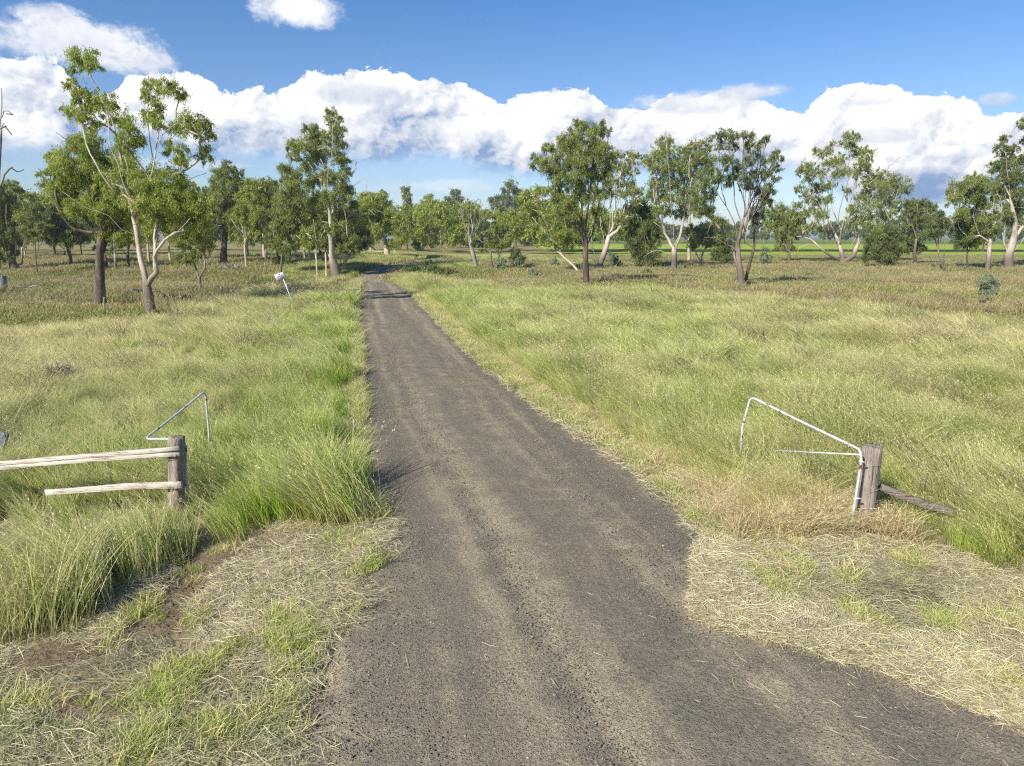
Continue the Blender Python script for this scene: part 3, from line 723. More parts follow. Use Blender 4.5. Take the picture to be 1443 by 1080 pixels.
# the mown verge: cut straw, green regrowth
c_str = coll('straw', [litter(rng, 210, .30, .04, .26, .0034, .05) for _ in range(6)], 'straw')
n = dens_n(42, 3.6, 14, 1.2); x, y = rand_area(rng, n, 3.6, 14, 1.2)
mw_ = mown(x, y) & (np.maximum(xl(y)-x, x-xr(y)) > -.12); th = fbm(x*1.3, y*1.3, 3)-bare(x, y)*.75*(x < 0)-bare(x, y)*.35*(x > 0)
kp = mw_ & (th > .30); x, y = x[kp], y[kp]
scatter('cut_grass', 'dry cut grass stems lying over the mown verges', 'cut grass', x, y, c_str, rng, .7, 1.2, np.clip(.78+(fbm(x/1.3+11, y/1.3, 3)-.5)*1.5, .1, 1.15), np.clip((fbm(x/.9+60, y/.9, 2)-.55)*2.0, 0, .5), full=True, tilt=.09)
yv = rng.uniform(9, 46, 1500); xv = xr(yv)+rng.uniform(-.15, .75+.5*fbm(yv/2, yv*0, 2), 1500); kp = ~mown(xv, yv)
scatter('verge_straw', 'flattened pale straw along the right-hand verge of the road', 'cut grass', xv[kp], yv[kp], c_str, rng, .9, 1.5, rng.uniform(.6, 1.1, kp.sum()), full=True, tilt=.12)
# a windrow of straw along the right road edge
t = rng.uniform(0, 1, 900); ex = W([(1015,775),(1012,820),(1015,868),(1090,890),(1200,915),(1330,958),(1443,1008)]); ex = np.array(ex)
s_ = t*(len(ex)-1); i0 = np.minimum(s_.astype(int), len(ex)-2); P_ = ex[i0]+(ex[i0+1]-ex[i0])*(s_-i0)[:, None]+np.abs(rng.normal(0, .28, (900, 1)))*np.array([[.6, .8]])-.04
scatter('straw_windrow', 'pale straw windrow along the right edge of the gravel', 'cut grass', P_[:, 0], P_[:, 1], c_str, rng, .8, 1.2, rng.uniform(.7, 1.1, 900), full=True, tilt=.08, zoff=.0)
c_green = coll('regrowth', [ribbons(rng, 90, .13, .05, .19, .0065, (-.1, 0), .5, 3, 0) for _ in range(5)], 'tall')
GP = [(230,985,22),(265,950,26),(300,935,20),(330,915,16),(250,1000,16),(200,1030,18),(300,1030,20),(405,885,34),(425,905,24),(280,870,18),(215,1040,20),(500,760,22),(1090,825,26),(1210,870,22),(1330,880,24),(1400,960,26),(1350,985,20),(470,770,18),(370,850,14),(195,1065,24),(240,960,16),(390,910,26),(1290,800,24),(1120,810,20)]
X_ = []; Y_ = []
for a, b, r in GP:
    q = hit(a, b); m = int(r*(.42 if a < 560 else .7)); X_.append(q[0]+rng.normal(0, r*q[1]/F*.55, m)); Y_.append(q[1]+rng.normal(0, r*q[1]/F*.85, m))
xa, ya = rand_area(rng, dens_n(16, 3.6, 14, 1.2), 3.6, 14, 1.2); kq = mown(xa, ya) & (fbm(xa*1.5+70, ya*1.5, 3) > .55)
X_ = np.concatenate(X_+[xa[kq]]); Y_ = np.concatenate(Y_+[ya[kq]]); ok = np.maximum(xl(Y_)-X_, X_-xr(Y_)) > .03; X_, Y_ = X_[ok], Y_[ok]
dry_ = np.where(np.arange(len(X_)) < len(X_)-kq.sum(), rng.uniform(.0, .9, len(X_)), rng.uniform(.3, 1.1, len(X_)))
scatter('regrowth', 'fresh green grass tufts sprouting through the cut straw', 'grass', X_, Y_, c_green, rng, .7, 1.35, dry_, full=True)
# short tufts fringing the road edges
y = np.concatenate([rng.uniform(8, 30, 1500), rng.uniform(30, 66, 700)]); sd = rng.integers(0, 2, len(y)); off = np.abs(rng.normal(0, .30, len(y)))-.10
x = np.where(sd == 0, xl(y)-off, xr(y)+off); kp = ~mown(x, y); x, y = x[kp], y[kp]
scatter('edge_tufts', 'small ragged grass tufts creeping over the gravel edge', 'grass', x, y, c_green, rng, .7, 1.5, rng.uniform(.1, 1.1, len(x)), rng.uniform(0, .6, len(x)), full=True, scl=.8+y/30)
# loose straw blown over the road
m = 420; cxy = np.array([hit(*p)[:2] for p in [(1080,930),(1180,960),(1000,900),(1250,990),(950,860),(800,800),(700,900),(560,700),(1130,1000),(450,960),(530,800)]])
wts = np.array([5,5,4,4,3,1.5,1.2,1,2,2.5,2.5]); cc = cxy[rng.choice(len(cxy), m, p=wts/wts.sum())]+rng.normal(0, .6, (m, 2)); 
c_one = coll('loose_straw', [litter(rng, 1, .01, .06, .26, .003, .006) for _ in range(9)], 'straw')
scatter('loose_straw', 'single straw stems blown across the gravel', 'straw', cc[:, 0], cc[:, 1], c_one, rng, .5, 1.2, rng.uniform(.7, 1.1, m), yaw=.35, zoff=.012)
# stones
def stone(rng, k):
    V = []; Q = []
    a = np.linspace(0, 2*math.pi, 7)[:-1]
    r = rng.uniform(.7, 1.1, 6); z = rng.uniform(.25, .5)
    V = [(math.cos(t)*q, math.sin(t)*q*.8, 0) for t, q in zip(a, r)]+[(math.cos(t+.3)*q*.55, math.sin(t+.3)*q*.5, z+rng.uniform(-.1, .12)) for t, q in zip(a, r)]
    Q = [(i, (i+1) % 6, 6+(i+1) % 6, 6+i) for i in range(6)]+[(6, 7, 8, 9), (9, 10, 11, 6)]
    return np.array(V), np.array(Q), np.zeros((12, 2))
c_st = coll('stone', [stone(rng, k) for k in range(5)], 'stone')
n = 120000; y = 4.2+rng.uniform(0, 1, n)**1.5*24; x = xl(y)+(xr(y)-xl(y))*rng.uniform(.005, .995, n)
vis = np.abs(x) < y*.78+.8
lat = x-centre(y)
loose = .35+.65*sm(.38, .62, fbm((lat+(fbm(lat*0+1, y*.12, 2)-.5)*.9)*1.5+20, y*.06, 3))
edgew = 1-.0*np.abs(lat)
kp = vis & (rng.uniform(0, 1, n) < loose*.8); x, y = x[kp], y[kp]
sz = np.exp(rng.normal(math.log(.0055), .40, len(x)))*(1+.025*y)
scatter('loose_gravel', 'loose grey stones lying on the gravel road', 'gravel', x, y, c_st, rng, .8, 1.2, full=True, scl=sz, zoff=.004)
# clods of dark soil in the bare patches
n = 2600; xx, yy = [], []
for a, b, r in BAREW:
    q = int(600*r*r)+80; xx.append(a+rng.normal(0, r*.75, q)); yy.append(b+rng.normal(0, r*.8, q))
xx = np.concatenate(xx); yy = np.concatenate(yy); kp = mown(xx, yy); xx, yy = xx[kp], yy[kp]
M['clod'] = simple('soil_clod', (.17,.125,.08), .95, .1)
c_cl = coll('clod', [stone(rng, k) for k in range(4)], 'clod')
scatter('soil_clods', 'dark crumbly soil clods in the bare patches of the verge', 'soil', xx, yy, c_cl, rng, .8, 1.2, full=True, scl=np.exp(rng.normal(math.log(.008), .55, len(xx))), zoff=.0)
print('TALL', k)
# ---------------------------------------------------------------- trees measured off the photograph
T('gum_tree', 'tall slender pale-barked gum leaning left, tallest tree left of the road', '1', (548,1035),
  [[(548,1035),(532,940),(513,840),(500,745),(480,650),(455,560),(435,440),(415,360),(385,280),(352,225),(330,180)],
   [(532,950),(548,905),(568,885),(560,830),(600,770),(650,735),(690,690)],
   [(515,860),(535,800),(575,770),(620,700),(640,640)],
   [(500,755),(440,730),(395,680),(310,650),(255,612),(225,590)],
   [(490,690),(530,600),(555,520),(575,420),(610,370),(655,345)],
   [(575,430),(580,330),(560,230)], [(560,520),(650,520),(700,490),(740,450)],
   [(455,560),(410,500),(400,430)]],
  [(290,95,42),(325,130,30),(262,150,16),(258,200,22),(285,245,34),(335,265,42),(262,300,28),(392,270,36),(320,330,38),
   (440,330,34),(480,375,36),(458,420,32),(500,400,26),(565,212,38),(535,245,20),(602,215,32),(655,240,22),(540,295,38),(572,340,30),
   (668,350,44),(722,338,36),(752,385,24),(640,440,38),(745,455,32),(652,482,26),(560,560,58),(625,555,58),(540,620,55),
   (605,620,58),(672,605,48),(704,650,46),(640,690,46),(722,700,42),(570,690,45),(528,765,34),(745,640,34),(690,740,34),
   (455,520,36),(430,600,34),(380,560,36)], .25, leaf='leaf_bright', bark='bark_white', seed=11, dens=.78, depth=.35)
T('gum_tree', 'dark-barked thick-trunked gum with bright spreading crown, left of the tall slender gum', '1', (356,1005),
  [[(356,1005),(360,900),(362,800),(362,735),(350,690)], [(362,760),(372,690),(360,600),(330,540),(290,480)],
   [(362,770),(300,735),(262,722),(240,700),(218,650),(200,600)], [(350,700),(310,690),(280,650),(265,610)],
   [(365,770),(395,745),(430,735)], [(368,690),(410,610),(440,540)], [(360,620),(380,520),(370,450)]],
  [(305,440,48),(365,470,60),(430,500,55),(305,520,55),(250,500,46),(222,460,36),(190,472,26),(150,528,14),(198,580,36),
   (255,590,48),(335,585,56),(410,590,54),(380,655,48),(430,700,44),(460,640,44),(165,560,20),(215,530,34),(270,545,40),
   (180,610,24),(340,540,46),(290,640,38),(330,410,36),(280,420,30),(400,740,34),(460,750,34),(470,570,38)],
  .32, leaf='leaf_bright', bark='bark_dark', seed=12, dens=.85, depth=.45)
T('dead_tree', 'bare dead trunk with short broken snags at the far left edge of the picture', 'A', (-20,900),
  [[(-20,900),(-17,600),(-14,400),(-8,250),(-3,150),(-3,80)]], [], .42, bark='bark_dead', seed=13,
  dead=[[(-4,300),(8,250),(16,235)],[(-2,220),(12,205),(20,180)],[(-6,520),(8,500),(20,470),(45,440),(55,436)]], mins=.06)
T('gum_tree', 'bushy gum on a cluster of pale leaning trunks, nearest the far left edge', 'A', (70,893),
  [[(70,893),(52,840),(40,790),(30,700),(30,600)], [(66,880),(36,860),(15,810),(5,760)], [(70,885),(98,860),(96,800),(110,760)],
   [(60,860),(70,780),(75,700),(80,640)]],
  [(20,520,36),(50,512,24),(70,532,28),(20,580,42),(60,590,38),(8,650,38),(50,650,42),(92,640,32),(30,712,42),(72,720,38),
   (18,765,38),(62,782,34),(95,790,14),(-20,600,40),(-25,700,45),(-15,540,36),(45,820,24),(20,830,26),(100,700,26)],
  .5, leaf='leaf_mid', bark='bark_white', seed=14)
T('gum_tree', 'thin dark single-stemmed gum sapling just right of the leaning pale trunks', 'A', (170,915),
  [[(170,915),(162,840),(156,760),(150,670),(132,580)]],
  [(130,560,22),(142,600,24),(110,660,26),(160,652,24),(125,712,28),(190,700,28),(172,742,28),(118,745,18),(205,735,20)],
  .09, leaf='leaf_mid', bark='bark_dark', seed=15)
T('gum_tree', 'dark forked gum standing alone in the dry grass left of the thick dark trunk', 'A', (320,872),
  [[(320,872),(312,800),(318,720),(320,660)], [(318,850),(300,800),(290,760),(262,720),(250,660)], [(314,790),(340,740),(350,700)]],
  [(240,612,18),(260,640,24),(250,682,28),(285,690,32),(218,702,28),(230,742,32),(280,742,36),(330,742,32),(200,738,28),(312,690,28),(350,700,30),(360,750,24)],
  .2, leaf='leaf_dark', bark='bark_dark', seed=16)
T('gum_tree', 'low white multi-stemmed gum sapling right of the tall slender gum', '2', (148,1005),
  [[(148,1005),(142,950),(135,900),(150,850),(130,790)], [(146,970),(168,900),(200,840),(215,800)], [(146,960),(120,880),(105,810)]],
  [(60,640,46),(112,622,46),(162,640,46),(80,700,46),(140,702,46),(182,700,42),(100,762,46),(162,772,42),(58,772,36),
   (130,822,36),(192,782,32),(78,842,34),(20,700,46),(40,850,30),(132,560,38),(172,580,36),(95,560,38),(60,580,40),(10,640,40)],
  .15, leaf='leaf_mid', bark='bark_white', seed=17, dens=.7)
T('gum_tree', 'dark-trunked gum with exposed tangled roots on a grassy mound', '2', (262,880),
  [[(262,880),(262,830),(266,760),(268,700),(250,600),(270,500)], [(268,720),(300,600),(330,540)], [(266,730),(230,640),(220,560)]],
  [(282,410,36),(240,432,32),(330,442,32),(220,472,32),(300,480,42),(348,482,24),(250,522,42),(320,540,38),(222,562,38),
   (280,590,38),(250,640,36),(300,662,36),(232,692,30),(340,640,32),(200,520,24)],
  .42, leaf='leaf_mid', bark='bark_dark', seed=18)
T('gum_tree', 'slender cream-trunked young gum behind the dry pinkish grass, left of its twin', '2', (376,902),
  [[(376,902),(368,830),(360,750),(330,710),(300,660)], [(362,760),(370,650),(390,560),(400,500)], [(366,780),(400,700)]],
  [(400,492,36),(372,520,30),(440,492,30),(402,545,40),(360,600,36),(422,620,40),(382,680,36),(400,742,30),(340,560,26),(335,650,28),(420,560,34)],
  .15, leaf='leaf_bright', bark='bark_cream', seed=19)
T('gum_tree', 'slender twin-stemmed young gum between the cream trunk and the leaning sign', '2', (462,905),
  [[(462,905),(466,850),(462,760),(450,700),(440,600)], [(465,850),(480,760),(490,680),(480,560),(476,500)]],
  [(478,485,32),(450,520,30),(450,562,42),(500,542,34),(470,620,40),(502,640,34),(520,602,30),(440,690,38),(490,702,40),(470,752,34),(512,560,26)],
  .14, leaf='leaf_mid', bark='bark_cream', seed=20)
T('gum_tree', 'leafy young gum rising directly behind the leaning white sign', '2', (540,915),
  [[(540,915),(545,850),(540,780),(530,680),(540,600)], [(544,850),(570,780),(580,700)], [(541,800),(510,740),(500,690)]],
  [(540,560,36),(570,590,36),(530,620,36),(580,650,40),(540,690,40),(500,760,34),(560,740,40),(600,700,38),(610,640,30),(530,800,34),(590,790,34),(620,760,30)],
  .14, leaf='leaf_mid', bark='bark_grey', seed=21)
T('gum_tree', 'massive old gum with hollow burnt scar on its leaning trunk beside the road', '2', (822,950),
  [[(822,950),(806,890),(785,830),(762,770),(738,700),(712,640),(700,560),(700,450),(655,390),(625,345)],
   [(800,870),(795,780),(790,660),(778,560),(775,450),(790,380),(800,300),(795,200)],
   [(722,660),(690,610),(650,575),(615,560)], [(778,540),(750,460),(725,400),(715,330)], [(788,640),(830,540),(850,450),(850,380)],
   [(700,470),(680,380),(690,300),(690,240)], [(790,400),(830,330),(830,260)]],
  [(785,132,24),(792,178,30),(826,172,20),(830,222,28),(790,240,38),(842,290,24),(690,225,34),(660,218,18),(740,252,34),
   (702,282,38),(610,290,34),(642,312,38),(600,342,28),(662,372,46),(722,342,44),(782,312,44),(822,352,38),(858,372,26),
   (860,422,26),(560,412,26),(592,432,42),(642,462,46),(570,482,42),(602,522,46),(560,562,36),(652,542,46),(722,462,42),
   (782,442,46),(832,472,42),(868,520,36),(842,562,46),(772,542,42),(722,560,36),(622,602,42),(672,640,36),(880,602,42),
   (842,642,42),(890,682,46),(862,750,46),(900,782,36),(842,800,34),(800,700,30)],
  .5, leaf='leaf_mid', bark='bark_white', seed=22, dens=.85,
  dead=[[(770,742),(805,708),(840,690),(872,680)],[(788,610),(798,560),(825,530),(862,515),(930,470)],[(850,445),(890,425),(915,402),(912,386)],
        [(738,765),(715,752),(690,748),(660,733)],[(640,580),(600,600),(575,540)],[(800,660),(835,620),(860,612)]])
T('gum_tree', 'small rusty multi-stemmed gum tucked right behind the massive old gum', '2', (846,905),
  [[(846,905),(850,860),(870,820),(880,760)], [(846,900),(862,860),(895,810),(920,760)], [(844,900),(830,850),(826,790)]],
  [(880,740,40),(915,762,36),(850,760,36),(930,720,34),(960,750,34),(895,690,36),(940,790,26),(820,770,30)], .2, leaf='leaf_dark', bark='bark_cream', seed=23)
for i, (bx, by, lx, tx, ty, lb) in enumerate([
  (682,915,'cream','675',640,'straight cream sapling first left of the massive old gum trunk'),
  (722,930,'cream','700',660,'leaning cream sapling second left of the massive old gum trunk'),
  (768,930,'pink','745',650,'pinkish sapling close against the massive old gum trunk')]):
    tx = int(tx)
    T('gum_sapling', lb, '2', (bx, by), [[(bx,by),((bx+tx)/2+3,(by+ty)/2),(tx,ty)]],
      [(tx,ty,34),(tx-26,ty+50,34),(tx+22,ty+60,30),(tx-30,ty+110,30),(tx+10,ty+130,26)], .11, leaf='leaf_bright' if i == 1 else 'leaf_mid', bark='bark_cream', seed=24+i, cat='tree')
T('gum_tree', 'broad pale-green gum with low crooked pale limbs beside the road bend', '3', (308,640),
  [[(308,640),(310,590),(300,520),(305,430),(290,330)], [(310,600),(290,610),(250,600),(205,560),(185,515)], [(308,580),(335,550),(375,505)], [(302,480),(350,430),(380,380)], [(302,500),(230,430),(180,370)]],
  [(150,232,34),(210,232,40),(275,205,28),(270,252,46),(120,282,34),(182,292,56),(240,302,56),(312,292,42),(330,332,46),
   (130,352,46),(200,372,56),(270,372,56),(350,392,56),(402,372,46),(160,442,46),(230,452,50),(312,452,50),(402,452,44),
   (180,522,36),(402,522,44),(350,542,40),(442,502,34),(110,440,36)],
  .45, leaf='leaf_bright', bark='bark_cream', seed=30, dens=.7)
T('gum_tree', 'tall pale-limbed gum with narrow tufted top near the road bend', '3', (508,590),
  [[(508,590),(500,500),(498,420),(490,350),(465,300),(450,230),(445,180)], [(495,400),(470,380),(440,362),(412,350)], [(499,410),(520,350),(518,300)]],
  [(440,178,26),(448,215,28),(455,252,26),(470,288,22),(520,302,26),(530,350,20),(480,335,20),(460,420,34),(540,420,36),(470,480,36),(535,490,40)], .3, leaf='leaf_mid', bark='bark_cream', seed=31)
T('gum_tree', 'yellow-green upright gum right of the narrow tufted gum', '3', (602,575),
  [[(602,575),(600,480),(592,400),(600,320),(600,250)], [(598,450),(640,380),(640,320)]],
  [(602,238,28),(560,272,24),(620,272,30),(590,302,36),(640,312,24),(560,342,34),(612,362,38),(642,392,46),(550,422,46),(620,432,56),(560,482,46),(652,492,56),(610,530,46),(590,400,36)],
  .3, leaf='leaf_bright', bark='bark_cream', seed=32)
T('gum_tree', 'dark slim-trunked gum with round top left of the bare dead tree', '3', (810,565),
  [[(810,565),(805,490),(798,420),(790,350),(780,270)], [(800,440),(760,390),(730,350)]],
  [(770,200,28),(800,196,18),(740,252,32),(790,242,32),(820,246,18),(722,290,24),(770,292,38),(800,322,28),(740,312,24),(690,322,14),(690,372,36),(722,402,38),(762,382,30),(745,440,40),(770,490,40),(720,480,40)],
  .26, leaf='leaf_dark', bark='bark_grey', seed=33)
T('gum_tree', 'very dark dense gum directly behind the bare dead tree', '3', (935,572),
  [[(935,572),(930,480),(920,400),(885,330)], [(930,470),(960,400),(960,350)]],
  [(880,300,32),(890,342,38),(862,382,36),(930,362,36),(962,362,28),(942,422,46),(982,472,44),(930,482,48),(880,472,40),(1000,430,34),(900,530,44),(970,530,40)],
  .3, leaf='leaf_dark', bark='bark_dark', seed=34, dens=1.2)
T('dead_tree', 'bare grey dead tree leaning left over the grass beyond the road', '3', (925,715),
  [[(925,715),(905,640),(888,580),(872,510),(850,450),(832,380),(828,320)]], [], .28, bark='bark_dead', seed=35,
  dead=[[(884,565),(890,500),(905,440),(915,370),(912,330)],[(885,570),(868,480),(872,400),(866,330)],[(872,430),(905,470),(935,500),(962,535)],[(890,500),(925,440),(940,380),(948,270)],
        [(905,470),(950,400),(990,350)],[(850,450),(818,400),(812,340)],[(905,430),(885,370),(890,300)]], mins=.045)
T('gum_tree', 'small twin-trunked olive gum right of the bare dead tree', '3', (1032,730),
  [[(1032,730),(1022,650),(1012,560),(1010,500)], [(1034,715),(1068,650),(1070,580),(1065,480)], [(1068,640),(1100,560),(1110,500)]],
  [(1010,482,32),(1060,452,46),(1110,482,38),(1030,532,38),(1090,532,42),(1138,532,28),(1000,552,28),(962,592,18),(1085,430,30),(1040,560,30)],
  .17, leaf='leaf_mid', bark='bark_grey', seed=36, dens=1.1)
T('gum_tree', 'dark open-crowned gum rising above the small twin-trunked gum', '3', (1188,562),
  [[(1188,562),(1182,480),(1175,420),(1150,340),(1130,260),(1150,170)], [(1180,450),(1130,400),(1090,340),(1070,250)], [(1178,430),(1200,340),(1190,260)]],
  [(1160,150,36),(1120,182,28),(1190,192,26),(1080,232,34),(1130,242,34),(1020,252,22),(1060,292,36),(1120,302,38),(1180,262,38),(1170,332,36),(1100,352,36),(1200,382,28),(1150,392,36),(1040,352,26),(1230,302,34)],
  .38, leaf='leaf_dark', bark='bark_dark', seed=37)
T('gum_tree', 'light-leaved gum between the dark open-crowned gum and the dense tall gum', '3', (1262,560),
  [[(1262,560),(1262,480),(1255,400),(1245,300),(1230,220)]],
  [(1205,212,32),(1250,250,42),(1232,312,36),(1270,340,34),(1240,400,44),(1270,450,46),(1240,500,46),(1285,510,40),(1210,470,36)], .28, leaf='leaf_bright', bark='bark_cream', seed=38)
# right of the road
T('gum_tree', 'thick forked pale gum growing close behind the dense tall gum', '4', (455,868),
  [[(455,868),(440,810),(420,770),(400,725),(392,690)], [(458,850),(480,770),(498,700),(520,640),(535,560),(530,470),(535,380),(545,300)],
   [(498,710),(540,670),(580,610),(620,560),(645,500)], [(470,800),(470,720),(450,640),(450,560)], [(533,540),(570,450),(605,390),(640,320)], [(500,690),(505,600),(500,500),(510,400)], [(420,770),(410,700),(420,600)]],
  [(540,290,32),(600,292,28),(640,292,22),(620,330,26),(562,340,32),(590,372,26),(520,340,28),(640,372,16),(560,420,30),(600,432,30),(622,472,34),(560,482,26),(640,522,30),(590,560,28),(552,602,24),(622,592,24),(650,470,24),(510,420,30),(500,480,30)],
  .36, leaf='leaf_mid', bark='bark_white', seed=40, dens=.62)
T('gum_tree', 'dense tall green gum on a dark straight trunk, nearest tree right of the road', '4', (386,947),
  [[(386,947),(382,870),(380,790),(378,720),(372,680)], [(378,720),(352,600),(320,490),(280,400),(240,330)], [(380,730),(400,600),(425,500),(450,400),(470,320)],
   [(378,715),(368,600),(362,480),(340,360),(335,220)], [(380,740),(410,690),(450,600),(480,500),(490,400)], [(378,700),(390,560),(400,430),(415,300),(435,190)], [(376,730),(330,640),(290,570)], [(372,690),(300,560),(230,470),(190,400)]],
  [(350,130,32),(372,160,36),(320,182,38),(440,150,42),(478,162,28),(432,202,42),(260,212,40),(302,232,46),(352,242,46),
   (402,262,46),(462,252,42),(182,252,28),(222,272,42),(282,302,52),(342,312,50),(402,332,50),(462,322,46),(500,282,28),
   (130,302,32),(162,332,32),(108,342,16),(202,352,42),(252,382,42),(312,392,46),(382,402,50),(442,402,46),(490,372,36),
   (262,452,42),(232,502,36),(292,522,42),(352,502,42),(412,482,46),(462,472,36),(262,572,36),(312,582,36),(432,572,28),(230,420,34),(340,450,40)],
  .25, leaf='leaf_mid', bark='bark_dark', seed=41, dens=.75)
T('gum_tree', 'low sprawling pale-limbed gum leaning left from the dense tall gum', '4', (362,888),
  [[(362,888),(320,850),(270,805),(225,765),(180,757),(155,748)], [(225,765),(205,700),(180,640),(150,570)], [(300,835),(345,835),(362,840)], [(270,805),(262,740),(280,700)], [(200,690),(150,650),(110,600)]],
  [(100,482,36),(150,472,32),(182,462,26),(60,502,26),(90,542,32),(150,532,32),(130,592,32),(182,582,28),(202,542,32),(120,642,22),(172,642,28),(250,682,38),(312,692,36),(300,732,34),(250,742,28),(225,640,28)],
  .15, leaf='leaf_bright', bark='bark_cream', seed=42, dens=.75)
T('gum_tree', 'bushy dark many-stemmed gum left of the white upright gum', '4', (700,862),
  [[(700,862),(690,800),(680,700),(660,600)], [(702,850),(720,780),(730,690)], [(698,850),(670,790),(650,720)]],
  [(640,582,46),(690,572,42),(622,642,36),(682,642,46),(722,622,36),(650,722,46),(702,732,46),(652,782,42),(690,812,42),(720,842,28),(735,690,36),(725,790,36),(650,530,34),(620,700,30)],
  .2, leaf='leaf_dark', bark='bark_grey', seed=43, dens=1.)
T('gum_tree', 'white-barked upright gum with a long drooping low left limb', '4', (828,873),
  [[(828,873),(828,800),(828,730),(822,620),(815,520),(810,430),(800,330),(790,230)], [(830,760),(858,700),(880,640),(915,590)], [(826,775),(790,700),(765,655),(725,625)],
   [(822,810),(800,785),(765,770),(730,768),(695,785),(670,808)], [(870,660),(885,560),(890,480)], [(818,540),(770,460),(730,380),(710,320)]],
  [(775,212,32),(810,212,18),(760,258,38),(802,258,32),(720,302,36),(690,322,22),(770,322,42),(822,312,36),(740,362,36),
   (802,372,38),(842,352,32),(740,420,38),(790,432,38),(842,432,36),(722,472,32),(762,502,42),(832,502,42),(870,402,32),
   (888,472,42),(900,532,40),(800,562,36),(740,562,32),(862,582,36),(930,500,32),(940,572,26)],
  .33, leaf='leaf_mid', bark='bark_white', seed=44, dens=.62)
T('gum_tree', 'half-hidden gum between the white upright gum and the grey forked gum', '4', (905,845),
  [[(905,845),(905,700),(908,550),(905,400),(910,280)], [(906,600),(960,450),(980,300)], [(908,480),(950,380),(1000,260)]],
  [(880,262,32),(920,242,32),(900,312,42),(950,292,36),(880,352,34),(930,362,42),(982,322,36),(1000,252,26),(970,232,26),(1012,202,20),(1010,302,36),(990,382,36),(950,430,36)],
  .26, leaf='leaf_mid', bark='bark_cream', seed=45, yadd=8, dens=.6)
T('gum_tree', 'grey forked open-crowned gum standing nearest on the right, beside a thin dark stem', '4', (1176,962),
  [[(1176,962),(1170,900),(1160,840),(1150,780),(1150,700),(1128,610),(1092,545),(1052,485),(1030,410)],
   [(1150,740),(1172,660),(1188,570),(1182,450),(1180,340),(1180,220)], [(1150,795),(1120,750),(1085,730),(1045,706),(985,702)],
   [(1190,590),(1232,500),(1280,410),(1335,320)], [(1165,640),(1140,540),(1135,430),(1120,300),(1095,190)], [(1184,500),(1220,400),(1240,300)]],
  [(1090,172,28),(1060,190,22),(1130,195,32),(1180,185,22),(1210,200,32),(1300,194,24),(1272,220,22),(1070,232,32),(1120,242,28),
   (1200,242,28),(1240,252,26),(1350,285,26),(1378,300,16),(1330,312,28),(1260,312,32),(1210,322,32),(1112,322,36),(1080,302,26),
   (1132,372,38),(1162,342,30),(1200,392,36),(1262,372,36),(1310,382,32),(1350,352,22),(1350,402,18),(1240,442,32),(1300,442,26),
   (1190,442,26),(1112,412,32),(1330,472,22),(1272,492,32),(1310,522,26),(1030,352,42),(1050,402,38),(992,432,36),(1012,482,36),
   (962,502,42),(972,562,42),(1012,582,36),(1040,602,26)],
  .29, leaf='leaf_dark', bark='bark_grey', seed=46, dens=.62)
T('gum_tree', 'thin dark gum stem leaning right out from the foot of the grey forked gum', '4', (1194,955),
  [[(1194,955),(1202,890),(1225,810),(1240,755),(1242,680),(1268,570),(1290,470)], [(1236,765),(1210,740),(1190,735),(1185,690)], [(1242,690),(1290,620)]],
  [(1240,562,28),(1280,592,28),(1250,622,24),(1290,530,22),(1225,600,20),(1300,480,20)], .13, leaf='leaf_dark', bark='bark_dark', seed=47, dens=.7)
T('gum_tree', 'small cream forked gum among dark bushes, between white upright and grey forked gums', '4', (976,858),
  [[(976,858),(968,800),(960,760),(948,730)], [(975,845),(990,830),(1008,812)], [(968,800),(985,760),(985,720)]],
  [(940,662,36),(900,682,32),(960,720,32),(1010,662,36),(1012,732,26),(920,730,28),(985,690,30)], .16, leaf='leaf_mid', bark='bark_cream', seed=48, yadd=3)
T('gum_tree', 'dense dark bushy gum just left of the grey forked trunk', '4', (1066,838),
  [[(1066,838),(1062,760),(1060,680)], [(1064,800),(1090,750),(1100,700)], [(1064,800),(1035,760)]],
  [(1060,642,44),(1082,702,38),(1040,700,34),(1052,780,34),(1085,780,34),(1100,820,24),(1040,820,26),(1070,740,34),(1110,740,26)], .2, leaf='leaf_dark', bark='bark_dark', seed=49, dens=1.2)
T('gum_tree', 'grey-green spindly gum left of the large arching white gum', '5', (118,828),
  [[(118,828),(120,760),(118,690),(100,620),(80,550)], [(119,770),(80,720),(60,660)], [(120,750),(150,670),(160,610)]],
  [(30,562,36),(80,542,36),(130,562,34),(60,602,38),(112,622,38),(20,622,34),(160,602,34),(90,682,34),(140,682,30),(60,662,26),(190,562,24),(120,740,24),(70,735,22)],
  .24, leaf='leaf_mid', bark='bark_grey', seed=50, dens=.7)
